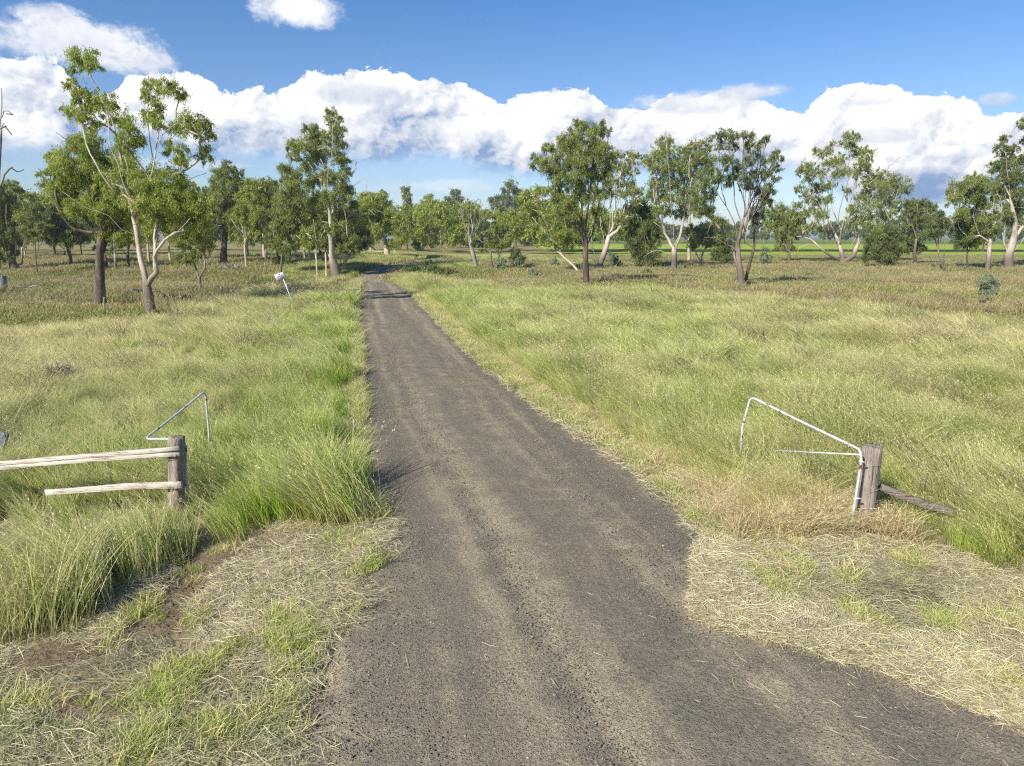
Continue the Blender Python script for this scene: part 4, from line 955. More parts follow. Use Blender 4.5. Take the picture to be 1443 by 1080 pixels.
T('gum_tree', 'large white gum with a low limb arching down to the ground on its left', '5', (403,832),
  [[(403,832),(398,780),(385,730),(368,680),(355,650),(325,585),(290,540),(235,470),(195,420)], [(366,670),(382,570),(402,480),(430,400),(440,270),(430,170)],
   [(385,730),(400,620),(450,480),(482,360),(522,260)], [(355,655),(348,530),(350,410),(315,310)], [(396,800),(335,785),(275,740),(218,720),(172,740),(150,795)],
   [(265,735),(230,695),(150,680)], [(412,828),(458,785),(488,705),(555,665),(618,612),(700,525)], [(488,705),(470,640),(500,560),(560,480),(600,420)], [(560,662),(630,620),(680,580)], [(398,800),(440,740),(470,690)]],
  [(430,158,28),(470,165,22),(400,190,18),(350,194,14),(440,202,28),(280,240,32),(322,242,28),(470,242,32),(520,237,32),(540,272,22),
   (380,272,32),(330,292,32),(500,302,32),(200,312,32),(240,322,28),(188,342,26),(222,372,32),(282,352,32),(360,342,32),(420,332,32),
   (480,352,32),(520,332,26),(170,432,22),(240,432,32),(290,422,32),(340,412,26),(210,482,32),(270,492,32),(320,482,26),(230,552,32),
   (290,562,32),(180,572,26),(160,522,22),(420,442,22),(240,622,26),(300,642,26),(180,642,26),(440,602,36),(500,602,36),(460,542,32),
   (580,372,42),(640,382,42),(530,402,36),(700,402,36),(740,432,26),(600,432,42),(660,442,42),(540,462,42),(620,502,36),(680,502,32),
   (560,522,36),(492,492,36),(640,562,26),(600,572,36),(530,562,36),(700,540,18),(560,622,36)],
  .55, leaf='leaf_mid', bark='bark_white', seed=51, dens=.55)
for i, (bx, by, cl, lb, lf) in enumerate([
  (602,852,[(560,682,42),(600,662,42),(562,742,42),(602,772,42),(550,790,30),(580,710,36)],'low dark rounded gum just right of the large arching white gum','leaf_dark'),
  (645,852,[(640,722,46),(690,702,36),(670,782,38),(650,662,36),(640,790,30),(700,750,28)],'second low dark rounded gum right of the large arching white gum','leaf_dark')]):
    T('gum_tree', lb, '5', (bx,by), [[(bx,by),(bx-2,by-50),(bx-6,by-110)],[(bx,by-30),(bx+25,by-80)]], cl, .14, leaf=lf, bark='bark_grey', seed=52+i, dens=1.)
T('gum_tree', 'upright dark-green gum with a crooked pale foot beside the pair of low rounded gums', '5', (785,842),
  [[(785,842),(782,810),(775,780),(788,700),(790,600),(798,520)], [(789,680),(760,600),(750,560)]],
  [(800,500,32),(760,522,36),(830,532,36),(740,562,36),(800,572,40),(868,540,26),(732,612,32),(782,632,38),(722,682,32),(762,692,38),(820,682,32),(750,742,28),(835,600,28),(800,740,28)],
  .22, leaf='leaf_dark', bark='bark_grey', seed=54, dens=.9)
T('gum_tree', 'slim two-stemmed gum with a small clear-stemmed crown against the crop field', '5', (928,872),
  [[(928,872),(926,800),(925,720),(925,600)], [(905,850),(903,760),(900,680),(885,600)]],
  [(930,590,32),(882,592,32),(945,622,18),(870,632,32),(920,652,30),(862,672,26),(900,560,26)], .13, leaf='leaf_dark', bark='bark_grey', seed=55, dens=.9)
T('gum_tree', 'thin dark-stemmed bushy gum left of the white trunk at the right edge', '5', (1057,865),
  [[(1057,865),(1055,790),(1052,720),(1045,640)]],
  [(1042,682,42),(1000,650,30),(1000,602,32),(1062,622,42),(1092,682,36),(1020,720,30),(1070,730,34)], .12, leaf='leaf_dark', bark='bark_dark', seed=56)
T('gum_tree', 'white-trunked gum with wide layered crown left of the tall gum at the right edge', '5', (1160,872),
  [[(1160,872),(1166,800),(1172,720),(1176,640),(1150,560),(1110,480),(1060,420)], [(1176,650),(1190,560),(1200,480)], [(1174,700),(1120,680),(1060,690)], [(1150,560),(1090,540),(1020,500)]],
  [(1010,442,46),(980,492,32),(1060,402,38),(1110,382,36),(1050,472,42),(1110,452,42),(1020,562,36),(1080,542,42),(1150,502,46),(1120,602,46),(1140,682,40),(1180,642,38),(1200,562,34),(1160,430,34)],
  .28, leaf='leaf_mid', bark='bark_white', seed=57, dens=.9)
T('gum_tree', 'tall dark gum cut off by the right edge of the picture, spreading pale forks', '5', (1276,862),
  [[(1276,862),(1272,780),(1250,720),(1240,660)], [(1272,790),(1300,700),(1310,620),(1290,500),(1280,380),(1262,240)], [(1300,700),(1340,640),(1390,560),(1400,400),(1390,200)], [(1282,780),(1330,730),(1350,690)], [(1285,460),(1240,380),(1215,320)]],
  [(1255,162,22),(1220,212,26),(1260,242,32),(1200,312,32),(1300,222,26),(1290,292,36),(1240,312,32),(1340,282,36),(1300,352,42),(1240,382,36),
   (1190,402,36),(1340,382,36),(1270,442,46),(1330,462,42),(1222,472,42),(1290,522,42),(1340,552,42),(1250,562,36),(1300,602,34),(1352,85,28),(1345,180,20),(1390,250,40),(1390,350,40),(1390,450,40),(1400,120,36)],
  .5, leaf='leaf_dark', bark='bark_white', seed=58, dens=.85)
# saplings and shrubs out in the grass
def shrub(label, crop, base, cl, leaf, seed, cat='shrub', name='shrub', **kw):
    s, ox, oy = CROP[crop]
    cx = sum(c[0] for c in cl)/len(cl); ty = min(c[1] for c in cl)
    L = [[base, ((base[0]+cx)/2, (base[1]*2+ty)/3), (cx, ty+8)]]
    T(name, label, crop, base, L, cl, kw.pop('r0', .05), leaf=leaf, bark=kw.pop('bark', 'bark_grey'), seed=seed, cat=cat, mins=.012, **kw)
shrub('thin blue-green gum sapling standing in the brown grass near the right edge', '5', (1160,1050), [(1165,900,30),(1130,930,26),(1200,930,26),(1168,960,32),(1140,970,22),(1195,965,22)], 'leaf_blue', 70, L=.11, dens=.9)
shrub('dark green sapling in the grass between the dead tree and the dense tall gum', '3', (1207,725), [(1200,602,26),(1180,640,28),(1225,642,24),(1205,670,28),(1150,640,14)], 'leaf_dark', 71, cat='shrub')
shrub('blue-green rounded shrub under the small twin-trunked gum', '3', (1098,728), [(1090,680,28),(1110,700,24),(1070,700,20),(1100,660,18)], 'leaf_blue', 72)
shrub('faint pale shrub in the grass right of the dead tree foot', '3', (872,700), [(870,672,16),(880,685,14),(862,685,12)], 'leaf_blue', 73)
shrub('grey-green sapling in front of the crop field, left of the spindly gum', '4', (1298,848), [(1298,768,20),(1290,800,24),(1308,812,20),(1298,832,20)], 'leaf_blue', 74)
shrub('blue-green sapling just left of the low sprawling gum', '4', (40,868), [(18,778,20),(30,800,24),(45,812,22),(28,830,20),(48,840,16)], 'leaf_blue', 75)
shrub('low blue-green shrub in the grass beside the sprawling pale limbs', '4', (222,852), [(222,820,18),(214,835,16),(234,838,16)], 'leaf_blue', 76)
shrub('pale weedy shrub right of the thick forked gum foot', '4', (528,862), [(515,792,16),(530,815,20),(545,835,20),(520,845,16)], 'leaf_blue', 77)
shrub('blackish tussock of brush lying in the shade behind the nearest right tree', '4', (690,892), [(690,880,14),(672,884,12),(708,884,12)], 'leaf_dark', 78, dens=1.6)
shrub('dull grey-green weed clump in the short grass left of the blackish tussock', '4', (120,905), [(105,880,16),(140,885,16),(120,895,14)], 'leaf_blue', 79)
shrub('tall brown-headed dock weed poking from the right-hand green grass', '0', (964,548), [(964,512,9),(958,522,8),(970,520,8),(965,532,7)], 'leaf_brown', 80, L=.05, cat='weed', name='dock_weed', r0=.02, dens=.5)
shrub('brown dead bush in the left grass above the leaning grey timber', '0', (78,556), [(72,528,14),(84,532,14),(76,544,14),(90,520,10)], 'leaf_brown', 81, L=.06, cat='weed', name='dead_bush', r0=.02, dens=.2, tw=9, bark='bark_dead')
shrub('small brown dead bush in the left grass midway to the tall slender gum', '0', (222,500), [(222,490,9),(234,492,8),(212,494,8)], 'leaf_brown', 82, L=.07, cat='weed', name='dead_bush', r0=.02, dens=.35, tw=8)
shrub('leafy green weed growing against the right side of the left gatepost', '0', (262,706), [(260,690,7),(256,697,6),(264,698,6)], 'leaf_bright', 83, L=.05, cat='weed', name='leafy_weed', r0=.01, dens=.5)
shrub('dark green shrub by the foot of the sapling group near the sign', '2', (560,900), [(540,860,26),(575,868,26),(600,880,22),(520,880,20)], 'leaf_dark', 84)
shrub('dark round bush beside the narrow tufted gum trunk', '3', (528,592), [(525,525,24),(515,555,26),(540,560,24),(528,580,22)], 'leaf_dark', 85, dens=1.5)
# felled brush beside the road
for i, (bx, by, cl, lb) in enumerate([
   (600,765,[(590,690,30),(575,722,40),(615,725,40),(555,745,34),(625,748,34),(600,668,18),(540,725,30),(590,755,36),(650,735,26)],'dark fallen leafy branch heap beside the road, tallest in the middle'),
   (480,765,[(505,722,28),(470,735,30),(520,742,30),(440,745,28),(405,758,26),(375,772,22),(490,752,28)],'dark fallen branch heap lying nearest the road edge'),
   (720,765,[(700,732,28),(732,735,28),(680,745,28),(757,748,24),(715,752,26),(790,755,18),(740,755,24)],'low fallen branch heap farthest right beside the road')]):
    shrub(lb, '3', (bx,by), cl, 'leaf_dark', 90+i, cat='brush pile', name='fallen_branches', r0=.1, bark='bark_dark', dens=1.2)
# ---------------------------------------------------------------- woodland behind, copies of six kinds
protos = []
KIND = []
for i, (H, W_, lf, bk) in enumerate([(13,3.4,'leaf_mid','bark_cream'),(15,3.8,'leaf_mid','bark_grey'),(11,3.8,'leaf_bright','bark_white'),(14,2.6,'leaf_bright','bark_white'),(9,3.0,'leaf_dark','bark_dark'),(16,4.6,'leaf_mid','bark_cream')]):
    L_, C_ = generic(H, W_, 200+i, n=[30,32,30,26,24,38][i], low=[.35,.3,.25,.4,.2,.35][i])
    protos.append((H, L_, C_, lf, bk))
BG = [ # x px, base py, top py, kind, label
 (8,366,288,1,'dark gum behind the leaning pale trunks at the left edge'), (36,364,300,0,'mid-green gum in the woodland, second from the left edge'),
 (78,362,298,4,'low dark gum at the back of the left paddock, left of the forked gum'), (92,360,288,3,'slim pale gum at the back of the left paddock behind the forked gum'),
 (116,361,300,1,'dark gum at the back of the paddock, close left of the thick dark trunk'),
 (150,378,308,4,'small dark-stemmed gum seen between the thick dark trunk and slender gum'), (163,382,296,2,'pale leaning gum seen just left of the slender gum trunk'),
 (182,380,300,4,'thin dark gum nearest left of the slender gum trunk'), (210,372,270,0,'gum filling the gap behind the slender gum trunk'),
 (240,371,262,5,'broad dark gum behind the slender gum right-hand limbs'), (262,378,275,1,'dark gum behind the white multi-stemmed sapling'),
 (288,368,262,2,'pale-green gum above the white multi-stemmed sapling'), (316,366,272,3,'slim gum left of the exposed-root mound tree'),
 (350,364,258,5,'broad gum behind the cream-trunked young gum'), (372,366,264,0,'mid-green gum behind the twin-stemmed young gum'),
 (392,365,262,1,'dark gum between the sign saplings and the massive old gum'), (410,367,290,2,'bright bushy gum left behind the massive old gum'),
 (430,368,285,0,'mid gum immediately behind the massive old gum trunk'), (452,364,290,4,'low dark gum behind the massive old gum'),
 (502,362,286,1,'dark gum just right of the massive old gum crown'), (522,360,274,5,'broad gum left behind the pale-green bend gum'),
 (556,354,290,0,'mid gum peeping right behind the pale-green bend gum'), (574,352,300,4,'low dark gum under the narrow tufted gum'),
 (592,350,292,2,'bright gum behind the narrow tufted gum'), (622,350,285,3,'slim gum right of the yellow-green upright gum'),
 (636,350,300,1,'dark gum left behind the dark slim-trunked gum'), (655,349,298,0,'mid gum between dark slim-trunked gum and the dead tree'),
 (682,349,305,4,'low dark gum right behind the dead tree'), (702,348,300,1,'dark gum behind the small twin-trunked olive gum'),
 (722,348,296,0,'mid gum left of the dark open-crowned gum'), (762,347,300,2,'bright gum right of the light-leaved gum'),
 (782,347,308,4,'low dark gum behind the low sprawling gum'), (806,347,306,1,'dark gum behind the dense tall gum lower limbs'),
 (880,349,312,4,'low dark gum right of the thick forked gum'), (1075,352,310,1,'dark gum right behind the grey forked gum'), (1100,351,300,0,'mid gum between grey forked and spindly gums'),
 (1262,352,300,4,'low dark gum standing behind the upright dark-green gum'), (1385,354,306,4,'low dark gum between the two right-edge gums'), (1425,353,300,1,'dark gum filling the far right edge behind the pale forks')]
first = {}
rg = np.random.default_rng(77)
for (px, by, ty, kd, lb) in BG:
    B = hit(px, by); y = B[1]
    topz = CAMZ+ray(px, ty)[2]/ray(px, ty)[1]*y
    H, L_, C_, lf, bk = protos[kd]; sc = (topz-B[2])/H
    if kd not in first:
        o = make_tree('gum_tree', lb, 'tree', (0,0,0), L_, C_, .24, leaf=lf, bark=bk, seed=300+kd, dist=105, L=.26, dens=.62, tw=3, mins=.03)
        o.location = B; o.scale = (sc,)*3; first[kd] = o
    else: copy_tree(first[kd], B, rg.uniform(0, 6.28), sc, lb)
# distant woodland seen as one mass
def woods(name, label, rows, leaf, L=1.2, cat='woodland'):
    rng = np.random.default_rng(5); cl = []; sk = Skel((0, 0, -1), rng)
    for (x, y, H) in rows:
        z = float(hgt(x, y)); n = 9
        for k in range(n):
            cl.append((np.array([x+rng.normal(0, H*.2), y+rng.normal(0, H*.2), z+H*rng.uniform(.3, .95)]), H*rng.uniform(.10, .2)))
        i = sk.add(0, (x, y, z-.5), .2)
        for h in (.3, .6, .85): i = sk.add(i, (x+rng.normal(0, .04*H), y, z+H*h), .12)
    V, Q, uv = leaves(cl, rng, L, L*.5, .9)
    o = obj(name, mesh_np(name, V, Q, uv=uv), M[leaf]); tag(o, label, cat, kind='stuff')
rng = np.random.default_rng(31)
rows = [(rng.uniform(-230, 40), rng.uniform(170, 240), rng.uniform(9, 15)) for _ in range(110)]
rows += [(rng.uniform(-150, -60), rng.uniform(115, 150), rng.uniform(7, 12)) for _ in range(36)]
woods('distant_woodland', 'dense band of grey-green woodland behind the left paddock and road bend', rows, 'leaf_bright', .5)
rows = [(x, rng.uniform(520, 620), rng.uniform(8, 17)) for x in np.linspace(-60, 620, 190)+rng.normal(0, 3, 190)]
woods('distant_treeline', 'thin dark line of far trees along the horizon beyond the crop field', rows, 'leaf_dark', 1.6)
print('LEAVES', NLEAF)
# ---------------------------------------------------------------- gateway
def tube_path(pts, r, ns=12, closed_caps=True, taper=None, bendr=0.):
    """a pipe swept through points, corners rounded"""
    P = [np.array(p, float) for p in pts]
    if bendr:
        Q = [P[0]]
        for i in range(1, len(P)-1):
            a = nrm(P[i-1]-P[i]); b = nrm(P[i+1]-P[i]); d = min(bendr, np.linalg.norm(P[i-1]-P[i])*.45, np.linalg.norm(P[i+1]-P[i])*.45)
            for t in np.linspace(0, 1, 7): Q.append((1-t)**2*(P[i]+a*d)+2*t*(1-t)*P[i]+t*t*(P[i]+b*d))
        Q.append(P[-1]); P = Q
    C = np.array(P); m = len(C); T_ = np.gradient(C, axis=0); T_ /= np.linalg.norm(T_, axis=1)[:, None]
    u = nrm(np.cross(T_[0], [.31, .2, .9])); a = np.linspace(0, 2*math.pi, ns, endpoint=False); V = []
    for k in range(m):
        u = nrm(u-T_[k]*u.dot(T_[k])); w = np.cross(T_[k], u); rr = r if taper is None else r*(1+(taper-1)*k/(m-1))
        V.append(C[k]+(np.cos(a)[:, None]*u+np.sin(a)[:, None]*w)*rr)
    V = np.concatenate(V+[C[:1], C[-1:]])
    i = (np.arange(m-1)[:, None]*ns+np.arange(ns)[None]).ravel(); j = (np.arange(m-1)[:, None]*ns+(np.arange(ns)[None]+1) % ns).ravel()
    q = np.stack([i, j, j+ns, i+ns], 1); a0 = np.arange(ns)
    t = np.concatenate([np.stack([(a0+1) % ns, a0, np.full(ns, m*ns)], 1), np.stack([a0+(m-1)*ns, (a0+1) % ns+(m-1)*ns, np.full(ns, m*ns+1)], 1)])
    return V, q, t
def add_mesh(name, VQT, mat, parent, org, smooth=True):
    V, q, t = VQT; return obj(name, mesh_np(name, V-np.array(org), q, t, smooth=smooth), M[mat], parent)
def round_post(p, q, r, seed, ns=26, rows=14):
    """weathered round post from p to q, cracked and uneven"""
    rng = np.random.default_rng(seed); p = np.array(p, float); q = np.array(q, float); ax = nrm(q-p)
    u = nrm(np.cross(ax, [0, 1, .1])); w = np.cross(ax, u); a = np.linspace(0, 2*math.pi, ns, endpoint=False)
    prof = 1+rng.normal(0, .022, ns); prof[rng.choice(ns, 5, replace=False)] -= .12
    V = []
    for k in range(rows+1):
        t = k/rows; c = p+(q-p)*t+rng.normal(0, .0015, 3); rr = r*(1.06-.08*t)*prof*(1+rng.normal(0, .008, ns))
        V.append(c+(np.cos(a)*rr)[:, None]*u+(np.sin(a)*rr)[:, None]*w+ax*(rng.normal(0, .008, ns)[:, None] if k == rows else 0))
    V.append(q[None]+ax*.004+(np.cos(a)*r*.5)[:, None]*u+(np.sin(a)*r*.5)[:, None]*w+ax*rng.normal(0, .005, ns)[:, None]); rows += 1
    V = np.concatenate(V+[q[None]-ax*.004, p[None]]); n = rows+1
    i = (np.arange(rows)[:, None]*ns+np.arange(ns)[None]).ravel(); j = (np.arange(rows)[:, None]*ns+(np.arange(ns)[None]+1) % ns).ravel()
    a0 = np.arange(ns)
    return V, np.stack([i, j, j+ns, i+ns], 1), np.stack([a0+rows*ns, (a0+1) % ns+rows*ns, np.full(ns, n*ns)], 1)
def plank(p, q, h, th, seed, nseg=16, taper=1., split=0., up=(0, 0, 1)):
    """sawn rail, slightly bowed with worn edges; split opens a crack at its far end"""
    rng = np.random.default_rng(seed); p = np.array(p, float); q = np.array(q, float); ax = nrm(q-p); up = np.array(up, float)
    up = nrm(up-ax*up.dot(ax)); sd = np.cross(ax, up)
    cs = np.array([(-.5, -.42), (-.42, -.5), (.42, -.5), (.5, -.42), (.5, .42), (.42, .5), (-.42, .5), (-.5, .42)])
    def bar(off, hh, s0, bend):
        V = []
        for k in range(nseg+1):
            t = k/nseg; c = p+(q-p)*t+up*(.012*math.sin(t*5+seed)+off+bend*max(0, (t-.78)/.22)**1.5)+rng.normal(0, .0012, 3); s = 1+(taper-1)*t
            V.append(c+cs[:, :1]*sd*th*s+cs[:, 1:]*up*hh*s+rng.normal(0, .0012, (8, 3)))
        V = np.concatenate(V); i = (np.arange(nseg)[:, None]*8+np.arange(8)[None]).ravel(); j = (np.arange(nseg)[:, None]*8+(np.arange(8)[None]+1) % 8).ravel()
        Q = np.stack([i, j, j+8, i+8], 1); e = nseg*8
        caps = [(7, 6, 5, 4), (7, 4, 3, 0), (0, 3, 2, 1), (e+4, e+5, e+6, e+7), (e+0, e+3, e+4, e+7), (e+1, e+2, e+3, e+0)]
        return V, np.concatenate([Q, np.array(caps)])
    if split:
        V1, Q1 = bar(h*.25+.001, h*.5, 0, split); V2, Q2 = bar(-h*.25-.001, h*.5, 0, -split*.25)
        return np.concatenate([V1, V2]), np.concatenate([Q1, Q2+len(V1)]), None
    V, Q = bar(0, h, 0, 0); return V, Q, None
def ring(c, ax, r, wr, dip=0., seed=0, tail=.0):
    ax = nrm(np.array(ax, float)); u = nrm(np.cross(ax, [0, 1, 0])); w = np.cross(ax, u); t = np.linspace(0, 2*math.pi*1.02, 30)
    return tube_path([c+r*(math.cos(k)*u+math.sin(k)*w)+ax*(dip*math.cos(k-2.2)+.004*math.sin(3*k+seed)) for k in t], wr, 5)
# left gatepost fence
B = hit(246,728); y0 = B[1]; top = atdepth(249,616,y0)
org = np.array([B[0], B[1], float(hgt(B[0], B[1]))])
fl = empty('rail_fence', org, 'weathered round gatepost with two pale split rails running left', 'fence')
add_mesh('post', round_post(org-[0,0,.3], top, .112, 3), 'post_wood', fl, org)
yr = y0-.135
p1 = atdepth(-160,668,yr-.15); q1 = atdepth(253,637,yr)
o_ = add_mesh('rail', plank(p1, q1, .118, .055, 4, split=.02), 'rail_wood', fl, org, False); o_['label'] = 'upper pale rail with split end'
p2 = atdepth(64,693,yr-.1); q2 = atdepth(256,683,yr)
o_ = add_mesh('rail', plank(q2, p2, .098, .05, 6, taper=.8), 'rail_wood', fl, org, False); o_['label'] = 'lower shorter whitish rail'
add_mesh('wire_tie', ring(atdepth(247,646,y0), top-org, .119, .004, .02, 1), 'wire', fl, org)
add_mesh('wire_tie', ring(atdepth(247,688,y0), top-org, .121, .004, .01, 2), 'wire', fl, org)
add_mesh('bolt', tube_path([atdepth(247,643,yr-.035), atdepth(247,643,yr-.075)], .014, 8), 'wire', fl, org)
# slate coloured timber leaning at the left edge
b = hit(-12,668); tpp = atdepth(7,610,b[1]+.1)
lp = empty('leaning_post', b, 'slate-grey squared timber end leaning at the left edge', 'post')
add_mesh('timber', plank(b-[0,0,.2], tpp, .10, .06, 9, up=(1,0,0)), 'slate_wood', lp, b, False)
# collapsed left pipe gate, hinged on the far side of the post
yg = y0+.02; xo = .0
A_ = hit(266,722); pts = [A_+[0,0,-.05], atdepth(263,668,A_[1]), atdepth(262,622,A_[1]), ]
gl = empty('bent_gate_frame', A_, 'bent grey pipe gate frame folded behind the left gatepost', 'gate')
add_mesh('hinge_pipe', tube_path([A_-[0,0,.1], atdepth(265,700,A_[1]), atdepth(262,668,A_[1]+.01), atdepth(262,628,A_[1])], .021, 10), 'pipe', gl, A_)
yp = y0+.16
add_mesh('gate_pipe', tube_path([atdepth(262,632,A_[1]), atdepth(258,619,yp), atdepth(204,619,yp+.25), atdepth(250,583,yp+1.1), atdepth(289,551,yp+1.8), atdepth(294,604,yp+1.9), atdepth(296,640,yp+1.9)], .017, 10, bendr=.12), 'pipe', gl, A_)
add_mesh('hinge', tube_path([atdepth(263,636,A_[1]), atdepth(255,637,A_[1]-.0)], .012, 8), 'pipe', gl, A_)
add_mesh('hinge', tube_path([atdepth(264,684,A_[1]), atdepth(256,684,A_[1]-.0)], .012, 8), 'pipe', gl, A_)
# right gatepost
B = hit(1216,742); y0 = B[1]; top = atdepth(1230,629,y0-.05); org = B.copy()
fr = empty('gatepost', org, 'thick weathered grey gatepost leaning right with wire loops', 'post')
add_mesh('post', round_post(org-[.03,0,.3], top, .135, 13), 'post_wood', fr, org)
ax = top-org
for k, (px, py, dp) in enumerate([(1228,651,.0),(1222,690,.05),(1220,700,-.03),(1218,716,.0),(1225,672,-.06)]):
    t = (742-py)/113; c = org+ax*t; add_mesh('wire_loop', ring(c, ax, .142+.004*(k % 2), .004 if k < 4 else .0035, dp, k), 'wire', fr, org)
# diagonal strut
s0 = atdepth(1237,686,y0+.05); s1 = atdepth(1345,724,y0-.1)
st = empty('fence_strut', s1, 'grey sloping timber brace running down right from the right gatepost', 'fence brace')
add_mesh('brace', plank(s0, s1, .10, .07, 21), 'strut_wood', st, s1, False)
# broken timber at its foot
rngt = np.random.default_rng(8)
bt = hit(1372,752); fb = empty('broken_timber', bt, 'dark rotten broken timber lying at the foot of the sloping brace', 'timber')
for k in range(7):
    c = bt+np.array([rngt.normal(0, .16), rngt.normal(0, .12), .12+rngt.uniform(0, .12)]); d = np.array([rngt.uniform(.12, .26), rngt.normal(0, .08), rngt.normal(-.05, .05)])
    add_mesh('splinter', plank(c-d, c+d, rngt.uniform(.03, .07), .04, 30+k, nseg=6, taper=.5), 'strut_wood', fb, bt, False)
# right pipe gate
G0 = hit(1197,752); yk = G0[1]
gr = empty('bent_gate_frame', G0, 'pale rust-flecked bent pipe gate frame sagging left of the right gatepost', 'gate')
K = [G0-[0,0,.1], atdepth(1206,700,yk), atdepth(1214,648,yk)+0, atdepth(1212,634,yk+.02), atdepth(1200,628,yk+.08), atdepth(1187,622,yk+.15), atdepth(1120,590,yk+.8), atdepth(1058,559,yk+1.4), atdepth(1046,602,yk+1.5), atdepth(1044,640,yk+1.5)]
add_mesh('gate_pipe', tube_path(K, .0185, 10, bendr=.1), 'pipe', gr, G0)
add_mesh('cross_bar', tube_path([atdepth(1213,641,yk), atdepth(1150,638,yk+.6), atdepth(1090,635,yk+1.2)], .011, 8), 'pipe', gr, G0)
add_mesh('hinge', tube_path([atdepth(1211,650,yk-.01), atdepth(1219,652,yk-.01)], .013, 8), 'pipe', gr, G0)
add_mesh('hinge', tube_path([atdepth(1205,702,yk-.01), atdepth(1213,703,yk-.01)], .013, 8), 'pipe', gr, G0)
# ---------------------------------------------------------------- sign
Bs = hit(420,446); ys = Bs[1]; org = Bs.copy(); tps = atdepth(395.5,384,ys)
sg = empty('road_sign', org, 'small white rectangular sign on a thin leaning pole in the left verge', 'sign')
ax = nrm(tps-org)
add_mesh('pole', tube_path([org-ax*.3, tps-ax*.02], .022, 8), 'sign_pole', sg, org)
c = atdepth(394.5,389.6,ys)-np.array([0,.05,0]); k = ys/F
rx = nrm(atdepth(401,385,ys)-atdepth(388,390,ys)); rz = nrm(np.cross(rx, [0, -1, 0])*-1); rz = rz if rz[2] > 0 else -rz
hw_, hh_ = 6.3*k, 4.3*k
def panel(c, rx, rz, hw, hh, th):
    ny_ = np.cross(rx, rz); V = [c+rx*a*hw+rz*b_*hh+ny_*s_*th/2 for s_ in (-1, 1) for a, b_ in ((-1, -1), (1, -1), (1, 1), (-1, 1))]
    return np.array(V), np.array([(0, 1, 2, 3), (7, 6, 5, 4), (0, 4, 5, 1), (1, 5, 6, 2), (2, 6, 7, 3), (3, 7, 4, 0)]), None
pl = add_mesh('sign_plate', panel(c, rx, rz, hw_, hh_, .012), 'sign_white', sg, org, False)
fc = c+np.array([0, -.0085, 0]) if np.cross(rx, rz)[1] else c
for z_, L_ in [(.55, .34), (.05, .78), (-.45, .62)]:
    q = [fc+rx*hw_*a+rz*hh_*(z_+b_) for a, b_ in ((-L_, -.13), (L_, -.13), (L_, .13), (-L_, .13))]
    obj('text_line', mesh_np('text_line', np.array(q)-org, np.array([(0, 1, 2, 3)])), M['sign_ink'], pl)
# ---------------------------------------------------------------- paddock posts, stump, log
def small_post(px, py, ty, r, label, mat='post_wood', seed=1):
    b = hit(px, py); t = atdepth(px-.5, ty, b[1]); e = empty('fence_post', b, label, 'post'); add_mesh('post', round_post(b-[0,0,.2], t, r, seed, 10, 4), mat, e, b)
small_post(147,440,419,.06,'grey wooden fence post at the foot of the thick dark trunk', 'post_wood', 31)
small_post(84,443,430,.035,'thin dark iron fence post in the left paddock', 'strut_wood', 32)
small_post(156,438,430,.04,'short grey stake right of the grey fence post by the dark trunk', 'post_wood', 33)
b = hit(196,428); br = empty('fence_brace', b, 'old T-shaped timber fence brace seen behind the slender gum trunk', 'fence')
add_mesh('post', tube_path([b-[0,0,.1], atdepth(195,410,b[1])], .04, 7), 'strut_wood', br, b)
add_mesh('rail', tube_path([atdepth(188,408,b[1]), atdepth(205,410,b[1]), atdepth(226,411,b[1]+.3)], .05, 7, taper=.6), 'rail_wood', br, b)
b = hit(4,411); rs_ = np.random.default_rng(4)
V, Q, t_ = round_post(b-[0,0,.3], atdepth(2,392,b[1]), .42, 41, 22, 8)
V[:, 2] += (V[:, 2] > b[2]+.5)*rs_.uniform(-.25, .35, len(V))
e = empty('tree_stump', b, 'grey jagged tree stump at the far left edge of the paddock', 'stump'); obj('stump', mesh_np('stump', V-b, Q, t_), M['bark_dead'], e)
b = hit(32,410); e = empty('fallen_log', b, 'bleached fallen branches lying right of the jagged grey stump', 'log')
for k in range(6):
    z = float(b[2]); o0 = b+np.array([rs_.uniform(-1.2, .2), rs_.normal(0, .3), .12]); o1 = o0+np.array([rs_.uniform(.6, 1.9), rs_.normal(0, .4), rs_.uniform(-.05, .35)])
    add_mesh('branch', tube_path([o0, (o0+o1)/2+np.array([0, 0, rs_.uniform(0, .2)]), o1], rs_.uniform(.05, .12), 7, taper=.4), 'bark_dead', e, b)
b = hit(334,381); e = empty('exposed_roots', b, 'tangle of pale exposed roots below the dark-trunked mound gum', 'roots')
for k in range(26):
    a = rs_.uniform(0, 6.28); l = rs_.uniform(.8, 2.4); o0 = b+np.array([rs_.normal(0, .5), -.6+rs_.normal(0, .2), rs_.uniform(.1, 1.)]); o1 = o0+np.array([math.cos(a)*l, -abs(math.sin(a))*.4, rs_.uniform(-.9, .2)])
    add_mesh('root', tube_path([o0, (o0+o1)/2+rs_.normal(0, .15, 3), o1], rs_.uniform(.03, .07), 5, taper=.4), 'bark_dead', e, b)
